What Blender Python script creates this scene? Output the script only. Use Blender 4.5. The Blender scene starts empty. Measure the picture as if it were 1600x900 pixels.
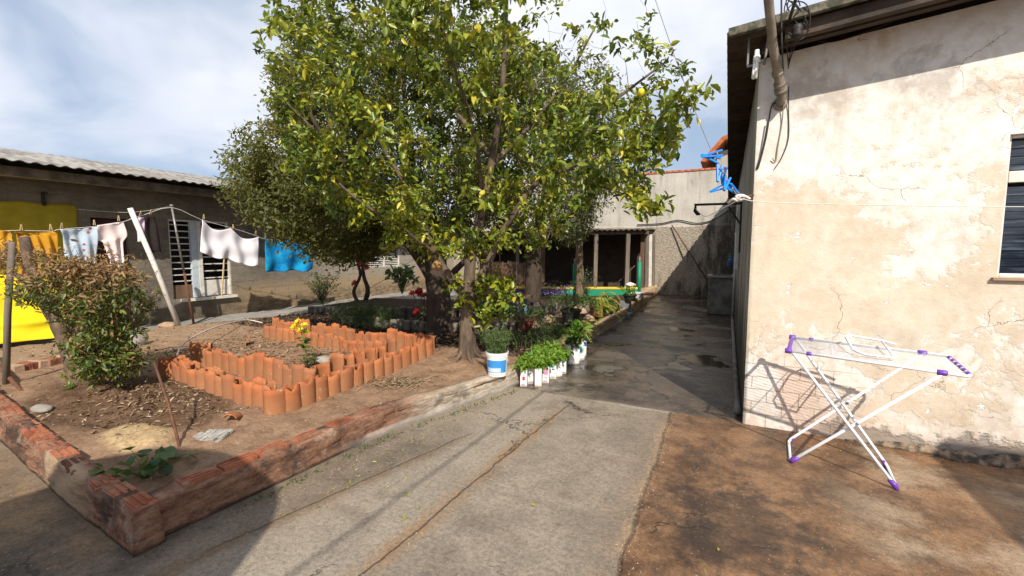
import bpy, bmesh, math, random
import numpy as np
from mathutils import Vector, Matrix
from math import sin, cos, pi, radians, atan, sqrt, atan2, degrees
random.seed(7); RNG = np.random.default_rng(7)
S = bpy.context.scene; COL = S.collection

# ------------------------------------------------------------------ camera, sky, sun, exposure
F = 685.0; H = 1.6
PITCH = atan(60 / F); YAW = atan(338 * cos(PITCH) / F)
cam_d = bpy.data.cameras.new('camera'); cam = bpy.data.objects.new('camera', cam_d); COL.objects.link(cam)
cam_d.sensor_width = 36; cam_d.lens = 36 * F / 1600; cam_d.clip_end = 1000; cam_d.clip_start = 0.05
cam.location = (0, 0, H); cam.rotation_euler = (pi / 2 - PITCH, 0, YAW); S.camera = cam

SUN_DIR = Vector((-0.58, 0.85, -0.87)).normalized()
sun_d = bpy.data.lights.new('sun', 'SUN'); sun = bpy.data.objects.new('sun', sun_d); COL.objects.link(sun)
sun_d.energy = 4.8; sun_d.angle = radians(0.55); sun_d.color = (1.0, 0.92, 0.80)
sun.rotation_euler = SUN_DIR.to_track_quat('-Z', 'Y').to_euler()

W = bpy.data.worlds.new('World'); S.world = W; W.use_nodes = True
S.view_settings.view_transform = 'Standard'; S.view_settings.look = 'None'
S.view_settings.exposure = 0.27; S.view_settings.gamma = 1.0; S.view_settings.use_curve_mapping = False
S.cycles.max_bounces = 8; S.cycles.transparent_max_bounces = 8
SKY_STRENGTH = 0.08

# ------------------------------------------------------------------ node expression helper
class V:
    """a socket (or a number) that can be combined with + - * /"""
    def __init__(s, g, sock): s.g = g; s.s = sock
    def __add__(s, o): return s.g.m('ADD', s, o)
    __radd__ = __add__
    def __mul__(s, o): return s.g.m('MULTIPLY', s, o)
    __rmul__ = __mul__
    def __sub__(s, o): return s.g.m('SUBTRACT', s, o)
    def __rsub__(s, o): return s.g.m('SUBTRACT', o, s)
    def __truediv__(s, o): return s.g.m('DIVIDE', s, o)
class Gr:
    def __init__(s, tree): s.t = tree; s.n = tree.nodes; s.l = tree.links
    def put(s, sock, v):
        if isinstance(v, V): s.l.new(v.s, sock)
        elif isinstance(v, (tuple, list)):
            sock.default_value = tuple(v) + ((1,) if len(v) == 3 and len(sock.default_value) == 4 else ())
        else: sock.default_value = v
    def m(s, op, a, b=0.0, c=None, clamp=False):
        n = s.n.new('ShaderNodeMath'); n.operation = op; n.use_clamp = clamp
        s.put(n.inputs[0], a); s.put(n.inputs[1], b)
        if c is not None: s.put(n.inputs[2], c)
        return V(s, n.outputs[0])
    def absv(s, a): return s.m('ABSOLUTE', a)
    def mx(s, a, b): return s.m('MAXIMUM', a, b)
    def mn(s, a, b): return s.m('MINIMUM', a, b)
    def step(s, x, a, b, lo=0.0, hi=1.0):
        n = s.n.new('ShaderNodeMapRange'); n.interpolation_type = 'SMOOTHSTEP'
        s.put(n.inputs[0], x); s.put(n.inputs[1], a); s.put(n.inputs[2], b); s.put(n.inputs[3], lo); s.put(n.inputs[4], hi)
        return V(s, n.outputs[0])
    def mix(s, a, b, f, mode='MIX'):
        n = s.n.new('ShaderNodeMix'); n.data_type = 'RGBA'; n.blend_type = mode
        s.put(n.inputs[0], f); s.put(n.inputs[6], a); s.put(n.inputs[7], b)
        return V(s, n.outputs[2])
    def pos(s): n = s.n.new('ShaderNodeNewGeometry'); return V(s, n.outputs[0])
    def obj(s): n = s.n.new('ShaderNodeTexCoord'); return V(s, n.outputs['Object'])
    def rnd(s): n = s.n.new('ShaderNodeObjectInfo'); return V(s, n.outputs['Random'])
    def attr(s, name): n = s.n.new('ShaderNodeAttribute'); n.attribute_name = name; return V(s, n.outputs['Fac'])
    def xyz(s, v):
        n = s.n.new('ShaderNodeSeparateXYZ'); s.put(n.inputs[0], v); return [V(s, o) for o in n.outputs]
    def vec(s, x, y, z):
        n = s.n.new('ShaderNodeCombineXYZ'); s.put(n.inputs[0], x); s.put(n.inputs[1], y); s.put(n.inputs[2], z); return V(s, n.outputs[0])
    def sc(s, v, f):
        n = s.n.new('ShaderNodeVectorMath'); n.operation = 'MULTIPLY'; s.put(n.inputs[0], v); n.inputs[1].default_value = f if isinstance(f, (tuple, list)) else (f, f, f); return V(s, n.outputs[0])
    def vadd(s, a, b):
        n = s.n.new('ShaderNodeVectorMath'); n.operation = 'ADD'; s.put(n.inputs[0], a); s.put(n.inputs[1], b); return V(s, n.outputs[0])
    def noise(s, v, scale, detail=4, rough=0.55, dist=0.0, color=False):
        n = s.n.new('ShaderNodeTexNoise'); s.put(n.inputs['Vector'], v); n.inputs['Scale'].default_value = scale
        n.inputs['Detail'].default_value = detail; n.inputs['Roughness'].default_value = rough; n.inputs['Distortion'].default_value = dist
        return V(s, n.outputs[1 if color else 0])
    def vor(s, v, scale, feat='DISTANCE_TO_EDGE', rnd=1.0, out='Distance'):
        n = s.n.new('ShaderNodeTexVoronoi'); n.feature = feat; s.put(n.inputs['Vector'], v); n.inputs['Scale'].default_value = scale
        n.inputs['Randomness'].default_value = rnd; return V(s, n.outputs[out])
    def ramp(s, f, stops):
        n = s.n.new('ShaderNodeValToRGB'); s.put(n.inputs[0], f); e = n.color_ramp.elements
        while len(e) < len(stops): e.new(0.5)
        for i, (p, c) in enumerate(stops): e[i].position = p; e[i].color = tuple(c) + (1,)
        return V(s, n.outputs[0])
    def bump(s, h, strength, dist, normal=None):
        n = s.n.new('ShaderNodeBump'); s.put(n.inputs['Height'], h); s.put(n.inputs['Strength'], strength); s.put(n.inputs['Distance'], dist)
        if normal: s.put(n.inputs['Normal'], normal)
        return V(s, n.outputs[0])
MATS = {}
def material(name):
    m = bpy.data.materials.new(name); m.use_nodes = True; g = Gr(m.node_tree); MATS[name] = m
    b = g.n['Principled BSDF']
    def out(color, rough=0.7, normal=None, metal=0.0, spec=0.4, trans=None):
        g.put(b.inputs['Base Color'], color); g.put(b.inputs['Roughness'], rough); b.inputs['Metallic'].default_value = metal
        b.inputs['Specular IOR Level'].default_value = spec
        if normal: g.put(b.inputs['Normal'], normal)
        if trans:
            t = g.n.new('ShaderNodeBsdfTranslucent'); g.put(t.inputs[0], trans[1]); mx = g.n.new('ShaderNodeMixShader')
            mx.inputs[0].default_value = trans[0]; g.l.new(b.outputs[0], mx.inputs[1]); g.l.new(t.outputs[0], mx.inputs[2])
            g.l.new(mx.outputs[0], g.n['Material Output'].inputs[0])
        return m
    return g, out
def simple(name, c, c2=None, scale=12, rough=0.6, bump=0.15, dist=0.003, metal=0.0, world=False, detail=5, rnd=0.0, lo=0.3, hi=0.7, stretch=(1, 1, 1), spec=0.4):
    """two colours worn into each other by noise, a fine bump, optionally a little brightness change per object"""
    g, out = material(name); p = g.sc(g.pos() if world else g.obj(), stretch)
    n = g.noise(p, scale, detail, 0.62)
    col = g.mix(c, c2 or tuple(x * 0.75 for x in c), g.step(n, lo, hi))
    if rnd: col = g.mix(col, (0, 0, 0), g.rnd() * rnd)
    fine = g.noise(p, scale * 5, 3)
    return out(col, g.step(fine, 0.2, 0.8, max(0.05, rough - 0.12), min(1, rough + 0.12)), g.bump(n * 0.6 + fine * 0.4, bump, dist), metal, spec)

# ------------------------------------------------------------------ sky
def build_world():
    g = Gr(W.node_tree); bg = g.n['Background']
    sky = g.n.new('ShaderNodeTexSky'); sky.sky_type = 'NISHITA'; sky.sun_disc = False
    to = -SUN_DIR
    sky.sun_elevation = math.asin(to.z); sky.sun_rotation = atan2(to.x, to.y); sky.altitude = 700; sky.air_density = 1.0; sky.dust_density = 1.6; sky.ozone_density = 1.5
    tc = g.n.new('ShaderNodeTexCoord'); d = V(g, tc.outputs['Generated'])
    x, y, z = g.xyz(d); zz = g.mx(z, 0.0) + 0.42
    p = g.vec(x / zz, y / zz, 0.35)
    warp = g.vadd(p, g.sc(g.noise(p, 1.3, 3, color=True), 0.5))
    big = g.noise(warp, 1.25, 5, 0.50); fine = g.noise(warp, 4.0, 5, 0.52)
    cl = g.step(big * 0.80 + fine * 0.20, 0.38, 0.56)
    shade = g.step(g.noise(g.vadd(warp, (0.9, 0.2, 0)), 1.7, 4, 0.5), 0.36, 0.66)
    ccol = g.mix((10.6, 10.8, 11.2), (8.0, 8.7, 10.2), shade)
    hor = g.step(z, 0.0, 0.16, 0.55, 0.0)
    base = g.mix(V(g, sky.outputs[0]), (5.4, 6.8, 9.0), 0.65)
    c = g.mix(base, ccol, g.m('MAXIMUM', cl * 0.95, hor))
    g.put(bg.inputs[0], c); bg.inputs[1].default_value = SKY_STRENGTH
build_world()

# ------------------------------------------------------------------ geometry helpers
_fh = Vector((-sin(YAW), cos(YAW), 0)); _r = Vector((cos(YAW), sin(YAW), 0)); _up = Vector((0, 0, 1))
_f = _fh * cos(PITCH) - _up * sin(PITCH); _u = _fh * sin(PITCH) + _up * cos(PITCH); _C = Vector((0, 0, H))
def ray(px, py): return _f * F + _r * (px - 800) - _u * (py - 450)
def onZ(px, py, z=0.0): d = ray(px, py); return _C + d * ((z - H) / d.z)
def onY(px, py, y): d = ray(px, py); return _C + d * (y / d.y)
def onX(px, py, x): d = ray(px, py); return _C + d * (x / d.x)
def proj(p):
    v = Vector(p) - _C; z = v.dot(_f); return 800 + F * v.dot(_r) / z, 450 - F * v.dot(_u) / z
def sstep(a, b, x):
    t = min(1, max(0, (x - a) / (b - a))); return t * t * (3 - 2 * t)
def hsh(*a):
    s = sum(v * k for v, k in zip(a, (12.9898, 78.233, 37.719))); v = sin(s) * 43758.5453; return v - math.floor(v)
def vnoise(x, y, seed=0):
    i, j = math.floor(x), math.floor(y); fx, fy = x - i, y - j; fx = fx * fx * (3 - 2 * fx); fy = fy * fy * (3 - 2 * fy)
    h = lambda a, b: hsh(a, b, seed + 1.7)
    return (h(i, j) * (1 - fx) + h(i + 1, j) * fx) * (1 - fy) + (h(i, j + 1) * (1 - fx) + h(i + 1, j + 1) * fx) * fy
def fbm(x, y, seed=0, o=4):
    s = 0; a = 0.5
    for k in range(o): s += a * vnoise(x, y, seed + k * 3.1); x *= 2.03; y *= 2.03; a *= 0.5
    return s

class MB:
    def __init__(s): s.v = []; s.f = []; s.mi = []; s.sm = []
    def add(s, vs, fs, mi=0, smooth=False):
        o = len(s.v); s.v += [tuple(v) for v in vs]
        for f in fs: s.f.append(tuple(o + i for i in f)); s.mi.append(mi); s.sm.append(smooth)
    def box(s, x0, x1, y0, y1, z0, z1, mi=0):
        s.add([(x, y, z) for z in (z0, z1) for y in (y0, y1) for x in (x0, x1)],
              [(0, 2, 3, 1), (4, 5, 7, 6), (0, 1, 5, 4), (2, 6, 7, 3), (0, 4, 6, 2), (1, 3, 7, 5)], mi)
        return s
    def obox(s, c, size, M=None, mi=0):
        hx, hy, hz = (k / 2 for k in size); M = M or Matrix.Identity(3); c = Vector(c)
        s.add([c + M @ Vector((x, y, z)) for z in (-hz, hz) for y in (-hy, hy) for x in (-hx, hx)],
              [(0, 2, 3, 1), (4, 5, 7, 6), (0, 1, 5, 4), (2, 6, 7, 3), (0, 4, 6, 2), (1, 3, 7, 5)], mi); return s
    def bar(s, a, b, w, t, mi=0):
        a = Vector(a); b = Vector(b); d = (b - a); M = d.to_track_quat('Z', 'Y').to_matrix(); return s.obox((a + b) / 2, (w, t, d.length), M, mi)
    def tube(s, pts, rad, n=8, mi=0, caps=True, smooth=True, wob=0.0):
        pts = [Vector(p) for p in pts]; k = len(pts)
        if not isinstance(rad, (list, tuple)): rad = [rad] * k
        rings = []; ref = None; vs = []
        for i in range(k):
            d = (pts[min(i + 1, k - 1)] - pts[max(i - 1, 0)])
            if d.length < 1e-9: d = Vector((0, 0, 1))
            d.normalize()
            if ref is None: ref = d.orthogonal().normalized()
            ref = (ref - d * ref.dot(d))
            if ref.length < 1e-5: ref = d.orthogonal()
            ref.normalize(); bi = d.cross(ref)
            for j in range(n):
                a = 2 * pi * j / n; r = rad[i] * (1 + wob * (hsh(i, j, 3.3) - 0.5))
                vs.append(pts[i] + (ref * cos(a) + bi * sin(a)) * r)
        fs = [(i * n + j, i * n + (j + 1) % n, (i + 1) * n + (j + 1) % n, (i + 1) * n + j) for i in range(k - 1) for j in range(n)]
        if caps and n > 2: fs += [tuple(reversed(range(n))), tuple(range((k - 1) * n, k * n))]
        s.add(vs, fs, mi, smooth); return s
    def lathe(s, prof, n=20, c=(0, 0, 0), mi=0, smooth=True, ang=2 * pi):
        c = Vector(c); full = abs(ang - 2 * pi) < 1e-6; m = n if full else n + 1
        vs = [c + Vector((r * cos(ang * j / n), r * sin(ang * j / n), z)) for r, z in prof for j in range(m)]
        fs = []
        for i in range(len(prof) - 1):
            for j in range(n):
                a, b = i * m + j, i * m + (j + 1) % m; fs.append((a, b, b + m, a + m))
        s.add(vs, fs, mi, smooth); return s
    def prismY(s, poly, y0, y1, mi=0):
        n = len(poly); vs = [(x, y0, z) for x, z in poly] + [(x, y1, z) for x, z in poly]
        s.add(vs, [tuple(range(n)), tuple(reversed(range(n, 2 * n)))] + [(i, i + n, (i + 1) % n + n, (i + 1) % n) for i in range(n)], mi); return s
    def prismX(s, poly, x0, x1, mi=0):
        n = len(poly); vs = [(x0, y, z) for y, z in poly] + [(x1, y, z) for y, z in poly]
        s.add(vs, [tuple(reversed(range(n))), tuple(range(n, 2 * n))] + [(i, (i + 1) % n, (i + 1) % n + n, i + n) for i in range(n)], mi); return s
    def grid(s, fn, nu, nv, mi=0, smooth=True):
        vs = [fn(i / nu, j / nv) for j in range(nv + 1) for i in range(nu + 1)]
        s.add(vs, [(j * (nu + 1) + i, j * (nu + 1) + i + 1, (j + 1) * (nu + 1) + i + 1, (j + 1) * (nu + 1) + i) for j in range(nv) for i in range(nu)], mi, smooth); return s
    def build(s, name, mats, parent=None, local=False, bevel=0.0, solid=0.0, recalc=True):
        mats = mats if isinstance(mats, (list, tuple)) else [mats]
        vs = s.v; loc = Vector((0, 0, 0))
        if not local:
            if parent is not None:
                loc0 = wloc(parent); vs = [tuple(Vector(v) - loc0) for v in vs]
            else:
                a = np.array(vs); lo, hi = a.min(0), a.max(0); loc = Vector(((lo[0] + hi[0]) / 2, (lo[1] + hi[1]) / 2, lo[2]))
                vs = [tuple(Vector(v) - loc) for v in vs]
        me = bpy.data.meshes.new(name); me.from_pydata(vs, [], s.f)
        for m in mats: me.materials.append(MATS[m] if isinstance(m, str) else m)
        me.polygons.foreach_set('material_index', s.mi); me.polygons.foreach_set('use_smooth', s.sm)
        if recalc:
            bm = bmesh.new(); bm.from_mesh(me); bmesh.ops.recalc_face_normals(bm, faces=bm.faces); bm.to_mesh(me); bm.free()
        me.update()
        o = bpy.data.objects.new(name, me); COL.objects.link(o); o.location = loc
        if parent is not None: o.parent = parent
        if bevel:
            b = o.modifiers.new('edge', 'BEVEL'); b.width = bevel; b.segments = 2; b.limit_method = 'ANGLE'; b.angle_limit = radians(50)
        if solid:
            b = o.modifiers.new('thick', 'SOLIDIFY'); b.thickness = solid; b.offset = 0
        return o
def wloc(o):
    v = Vector((0, 0, 0))
    while o is not None: v += o.location; o = o.parent
    return v
def tag(o, label=None, cat=None, group=None, kind=None):
    if label: o['label'] = label
    if cat: o['category'] = cat
    if group: o['group'] = group
    if kind: o['kind'] = kind
    elif cat: o['kind'] = 'thing'
    return o
def empty(name, loc, label=None, cat=None, group=None, rz=0.0):
    o = bpy.data.objects.new(name, None); COL.objects.link(o); o.location = loc; o.rotation_euler.z = rz; o.empty_display_size = 0.1
    return tag(o, label, cat, group)
def copy_tree(o, parent=None):
    c = o.copy(); COL.objects.link(c)
    if parent is not None: c.parent = parent
    for ch in list(o.children): copy_tree(ch, c)
    return c

class Leaves:
    """many small folded leaf faces collected into one crown mesh"""
    def __init__(s): s.p = []; s.d = []; s.n = []; s.l = []; s.w = []; s.c = []
    def add(s, p, d, n, l, w, c): s.p.append(tuple(p)); s.d.append(tuple(d)); s.n.append(tuple(n)); s.l.append(l); s.w.append(w); s.c.append(c)
    def build(s, name, mat, parent=None, local=False, fold=0.25, curl=0.15):
        p = np.array(s.p); d = np.array(s.d); n = np.array(s.n); L = np.array(s.l)[:, None]; w = np.array(s.w)[:, None] / 2; c = np.array(s.c)
        d /= np.linalg.norm(d, axis=1, keepdims=True) + 1e-9; n = n - d * (n * d).sum(1, keepdims=True); n /= np.linalg.norm(n, axis=1, keepdims=True) + 1e-9
        b = np.cross(d, n); up = n * fold * w
        vs = np.stack([p, p + d * L * .33 + b * w + up, p + d * L * .70 + b * w * .78 + up - n * curl * L * .3, p + d * L - n * curl * L,
                       p + d * L * .70 - b * w * .78 + up - n * curl * L * .3, p + d * L * .33 - b * w + up], 1).reshape(-1, 3)
        loc = np.zeros(3)
        if not local:
            if parent is not None: vs = vs - np.array(wloc(parent))
            else:
                lo, hi = vs.min(0), vs.max(0); loc = np.array([(lo[0] + hi[0]) / 2, (lo[1] + hi[1]) / 2, lo[2]]); vs = vs - loc
        k = len(p); idx = (np.arange(k) * 6)[:, None]
        fs = np.concatenate([idx + np.array([0, 1, 2, 3]), idx + np.array([0, 3, 4, 5])], 1).reshape(-1)
        me = bpy.data.meshes.new(name); me.vertices.add(len(vs)); me.vertices.foreach_set('co', vs.reshape(-1).astype(np.float32))
        me.loops.add(len(fs)); me.loops.foreach_set('vertex_index', fs.astype(np.int32))
        me.polygons.add(2 * k); me.polygons.foreach_set('loop_start', np.arange(2 * k, dtype=np.int32) * 4)
        me.polygons.foreach_set('loop_total', np.full(2 * k, 4, np.int32))
        a = me.attributes.new('tone', 'FLOAT', 'POINT'); a.data.foreach_set('value', np.repeat(c, 6).astype(np.float32))
        me.materials.append(MATS[mat]); me.update(calc_edges=True)
        o = bpy.data.objects.new(name, me); COL.objects.link(o); o.location = loc
        if parent is not None: o.parent = parent
        return o
def rvec(): 
    v = RNG.normal(size=3); return Vector(v / (np.linalg.norm(v) + 1e-9))
U = lambda a, b: float(RNG.uniform(a, b))

def inside(poly, x, y):
    c = False; j = len(poly) - 1
    for i in range(len(poly)):
        xi, yi = poly[i]; xj, yj = poly[j]
        if (yi > y) != (yj > y) and x < (xj - xi) * (y - yi) / (yj - yi) + xi: c = not c
        j = i
    return c

class Grower:
    """skeleton of limbs; twigs are grown to points of the crown volume from the nearest limb"""
    def __init__(s): s.mb = MB(); s.P = []; s.R = []; s.ends = []
    def limb(s, pts, r0, r1, n=8, wob=0.15, steps=4):
        pts = [Vector(p) for p in pts]; q = []
        for i in range(len(pts) - 1):
            p0 = pts[max(i - 1, 0)]; p1 = pts[i]; p2 = pts[i + 1]; p3 = pts[min(i + 2, len(pts) - 1)]
            for k in range(steps):
                t = k / steps
                q.append(0.5 * ((2 * p1) + (p2 - p0) * t + (2 * p0 - 5 * p1 + 4 * p2 - p3) * t * t + (3 * p1 - p0 - 3 * p2 + p3) * t ** 3))
        q.append(pts[-1]); k = len(q); rad = [r0 + (r1 - r0) * (i / (k - 1)) ** 0.85 for i in range(k)]
        s.mb.tube(q, rad, n, wob=wob); s.P += [tuple(v) for v in q]; s.R += rad; return q
    def grow(s, targets, lift=0.12, rmax=0.02, n=4, wander=0.05):
        P = np.array(s.P); R = np.array(s.R)
        T = np.array([tuple(t) for t in targets])
        dist = np.array([np.min(((P - t) ** 2).sum(1)) for t in T]); order = np.argsort(dist)
        for i in order:
            t = T[i]; d2 = ((P - t) ** 2).sum(1); k = int(np.argmin(d2)); a = Vector(P[k]); b = Vector(t); L = (b - a).length
            if L < 0.03: continue
            m = max(2, int(L / 0.13)); side = rvec() * wander * L; pts = []
            for j in range(m + 1):
                u = j / m; q = a.lerp(b, u) + Vector((0, 0, lift * L * 4 * u * (1 - u) * 0.5)) + side * (4 * u * (1 - u)) + (rvec() * 0.012 if 0 < j < m else Vector()); pts.append(q)
            r0 = min(R[k] * 0.75, 0.0035 + 0.008 * L, rmax); r1 = max(0.0018, r0 * 0.4); rad = [r0 + (r1 - r0) * j / m for j in range(m + 1)]
            s.mb.tube(pts, rad, n, caps=False)
            P = np.vstack([P, np.array([tuple(q) for q in pts[1:]])]); R = np.concatenate([R, rad[1:]])
            s.ends.append((pts[-2], pts[-1], min(L, 0.35)))
        s.P = P.tolist(); s.R = R.tolist()
def leaf_twigs(lv, ends, per, length, wid, spread, tone, reach=0.28, droop=0.0, upw=0.5):
    """leaves set around the last stretch of each twig, tips pointing outward"""
    for a, b, L in ends:
        ax = (b - a).normalized()
        for k in range(per):
            u = U(0, 1); base = b - ax * (u * reach) + rvec() * spread * (0.35 + 0.65 * U(0, 1))
            d = (ax * U(0.1, 0.9) + rvec() * 0.95 + Vector((0, 0, -droop))).normalized()
            nrm = (Vector((0, 0, 1)) * upw + rvec() * 0.7 + (-SUN_DIR) * 0.35)
            l = length * U(0.5, 1.3); lv.add(base, d, nrm, l, l * wid * U(0.8, 1.2), tone(base))

# ------------------------------------------------------------------ materials of the setting
def m_ground():
    g, out = material('yard_concrete'); p = g.pos(); x, y, z = g.xyz(p)
    wob = g.noise(p, 2.2, 5, 0.6) - 0.5; wob2 = g.noise(p, 9, 4, 0.6) - 0.5
    xw = x + wob * 0.10 + wob2 * 0.02; yw = y + wob * 0.08 + wob2 * 0.02
    big = g.noise(p, 0.9, 6, 0.6); med = g.noise(p, 3.4, 9, 0.72); fine = g.noise(p, 38, 5, 0.7); micro = g.noise(p, 140, 3, 0.7)
    grey = g.mix((0.205, 0.168, 0.128), (0.365, 0.305, 0.238), g.step(med * 0.6 + big * 0.4, 0.34, 0.64))
    # slab left of the long crack: paler
    grey = g.mix(grey, (0.38, 0.325, 0.255), g.step(xw, -1.50, -1.58) * 0.35)
    # brown earth washed along the long crack and along the foot of the brick wall
    band = g.step(g.absv(xw + 1.54 + (y - 2.0) * -0.05), 0.0, 0.13, 1.0, 0.0) * g.step(med, 0.30, 0.62) * g.step(y, 4.4, 3.6)
    grey = g.mix(grey, (0.30, 0.175, 0.085), band * 0.85)
    foot = g.step(xw, -1.95, -2.6) * g.step(big, 0.38, 0.62)
    grey = g.mix(grey, (0.27, 0.19, 0.12), foot * 0.65)
    # right of the straight joint: rusty brown, damp
    xj = xw + (big - 0.5) * 0.10; right = g.mx(g.step(xj, -0.47, -0.42), g.step(xj + (med - 0.5) * 0.9, -0.78, -0.30) * 0.45) * g.step(yw, 4.56, 4.44)
    bro = g.mix((0.100, 0.052, 0.027), (0.310, 0.172, 0.088), g.step(med * 0.7 + big * 0.3, 0.38, 0.62))
    dark = g.step(g.noise(g.vadd(p, (3.1, 0, 0)), 1.9, 10, 0.78), 0.50, 0.62)
    bro = g.mix(bro, (0.050, 0.035, 0.026), dark * 0.65)
    bro = g.mix(bro, (0.030, 0.022, 0.018), g.step((x - 0.12) * (x - 0.12) * 3.0 + (y - 2.75) * (y - 2.75) * 1.6 + (med - 0.5) * 2.2, 0.55, 0.05) * 0.6)
    pale = g.step(g.noise(g.vadd(p, (0.4, 7.2, 0)), 1.1, 6, 0.62), 0.48, 0.60) * g.step(x, 0.55, 1.0)
    bro = g.mix(bro, (0.42, 0.32, 0.22), pale * 0.75)
    col = g.mix(grey, bro, right)
    left = g.step(y, 1.5, 1.0) * g.step(x, -2.2, -2.9)
    col = g.mix(col, g.mix(g.mix((0.060, 0.046, 0.034), (0.27, 0.165, 0.085), g.step(med * 0.6 + big * 0.4, 0.38, 0.62)), (0.030, 0.024, 0.019), g.step(g.noise(g.vadd(p, (7, 7, 0)), 2.4, 9, 0.74), 0.52, 0.64) * 0.7), left * 0.9)
    # wet alley: dark, with paler dry islands and standing water
    alley = g.step(yw, 4.46, 4.54) * g.step(x, -3.2, -3.0)
    wn = g.noise(g.sc(p, (0.75, 1.0, 1)), 1.25, 7, 0.6); dry = g.step(wn, 0.50, 0.60)
    al = g.mix((0.036, 0.024, 0.016), (0.125, 0.084, 0.053), g.step(med, 0.39, 0.61))
    al = g.mix(al, (0.150, 0.125, 0.100), dry * 0.6)
    tongue = g.step(yw + big * 1.3, 5.9, 5.3) * g.step(xw, -1.15, -1.7); al = g.mix(al, (0.235, 0.185, 0.13), tongue * g.step(med, 0.44, 0.54))
    col = g.mix(col, al, alley)
    # cross joints of the alley slabs and the joints of the yard
    jl = None
    for jy in (6.05, 7.35, 8.2, 9.75, 11.4, 13.2):
        t = g.step(g.absv(yw + (x * 0.05) - jy), 0.008, 0.03, 1.0, 0.0); jl = t if jl is None else g.mx(jl, t)
    joint = jl * alley
    s1 = g.step(g.absv(xj + 0.44), 0.004, 0.020, 1.0, 0.0) * g.step(y, 4.52, 4.46)
    s2 = g.step(g.absv(yw - 4.5), 0.004, 0.022, 1.0, 0.0) * g.step(x, -1.9, -1.6)
    d4 = xw + 2.33 - (y - 1.7) * 0.25; s4 = g.step(g.absv(d4), 0.002, 0.014, 1.0, 0.0) * g.step(y, 3.3, 3.0) * g.step(y, 1.2, 1.35)
    strip = g.step(d4 + wob2 * 0.1, 0.10, -0.06) * g.step(y, 3.6, 2.6) * g.step(xw, -3.0, -2.8); col = g.mix(col, g.mix((0.085, 0.066, 0.048), (0.21, 0.165, 0.12), g.step(med, 0.36, 0.62)), strip * 0.7)
    col = g.mix(col, (0.20, 0.125, 0.065), g.step(g.absv(d4 - 0.03), 0.0, 0.10, 1.0, 0.0) * g.step(y, 3.3, 2.8) * g.step(med, 0.36, 0.56) * 0.75)
    s3 = g.step(g.absv(xw + 1.54 + (y - 2.0) * -0.05), 0.002, 0.012, 1.0, 0.0) * g.step(y, 4.4, 4.2)
    pw = g.vadd(p, g.sc(g.noise(p, 3.0, 5, 0.6, color=True), 0.55))
    crack = g.step(g.vor(pw, 0.62), 0.0015, 0.007, 1.0, 0.0) * g.step(g.noise(p, 0.7, 2), 0.47, 0.56)
    lines = g.mx(g.mx(joint, s2 * 0.6), g.mx(g.mx(s1 * 0.7, g.mx(s3, s4 * 0.8)), crack))
    halo = g.step(g.absv(xj + 0.46), 0.0, 0.07, 1.0, 0.0) * g.step(y, 4.52, 4.4) * g.step(med, 0.40, 0.6)
    col = g.mix(col, (0.36, 0.25, 0.15), halo * 0.6)
    halo2 = g.step(g.absv(yw - 4.47), 0.0, 0.06, 1.0, 0.0) * g.step(x, -1.4, -0.9) * g.step(x, -0.35, -0.5)
    col = g.mix(col, (0.50, 0.45, 0.36), halo2 * 0.55)
    col = g.mix(col, (0.040, 0.030, 0.022), lines * 0.70)
    spots = g.step(g.vor(p, 2.1, 'F1'), 0.02, 0.10, 1.0, 0.0) * g.step(g.noise(p, 1.3, 2), 0.52, 0.6)
    col = g.mix(col, (0.09, 0.06, 0.035), spots * 0.5)
    spk = g.step(g.vor(p, 34, 'F1'), 0.07, 0.20, 1.0, 0.0) * g.step(g.noise(p, 17, 2), 0.46, 0.58)
    col = g.mix(col, (0.55, 0.49, 0.40), spk * g.mix((0.55,) * 3, (0.2,) * 3, alley))
    worn = g.step(g.noise(g.vadd(p, (11, 3, 0)), 2.6, 8, 0.7), 0.52, 0.64); col = g.mix(col, (0.135, 0.098, 0.066), worn * g.step(x, -0.45, -0.6) * 0.38)
    col = g.mix(col, (0, 0, 0), g.step(fine * 0.5 + micro * 0.5, 0.36, 0.60, 0.52, 0.0))
    puddle = g.step(wn + wob2 * 0.05, 0.435, 0.405) * alley * g.step(y, 5.0, 5.4)
    col = g.mix(col, (0.028, 0.022, 0.017), puddle * 0.85)
    rough = g.mix((0.86,) * 3, (0.50,) * 3, right); rough = g.mix(rough, g.mix((0.22,) * 3, (0.55,) * 3, dry), alley); rough = g.mix(rough, (0.06,) * 3, puddle)
    h = fine * 0.5 + micro * 0.25 + med * 0.9 - lines * 1.2
    h = h * g.step(puddle, 0.0, 1.0, 1.0, 0.03)
    return out(col, rough, g.bump(h, 0.55, 0.012), spec=0.45)
m_ground()

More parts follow.
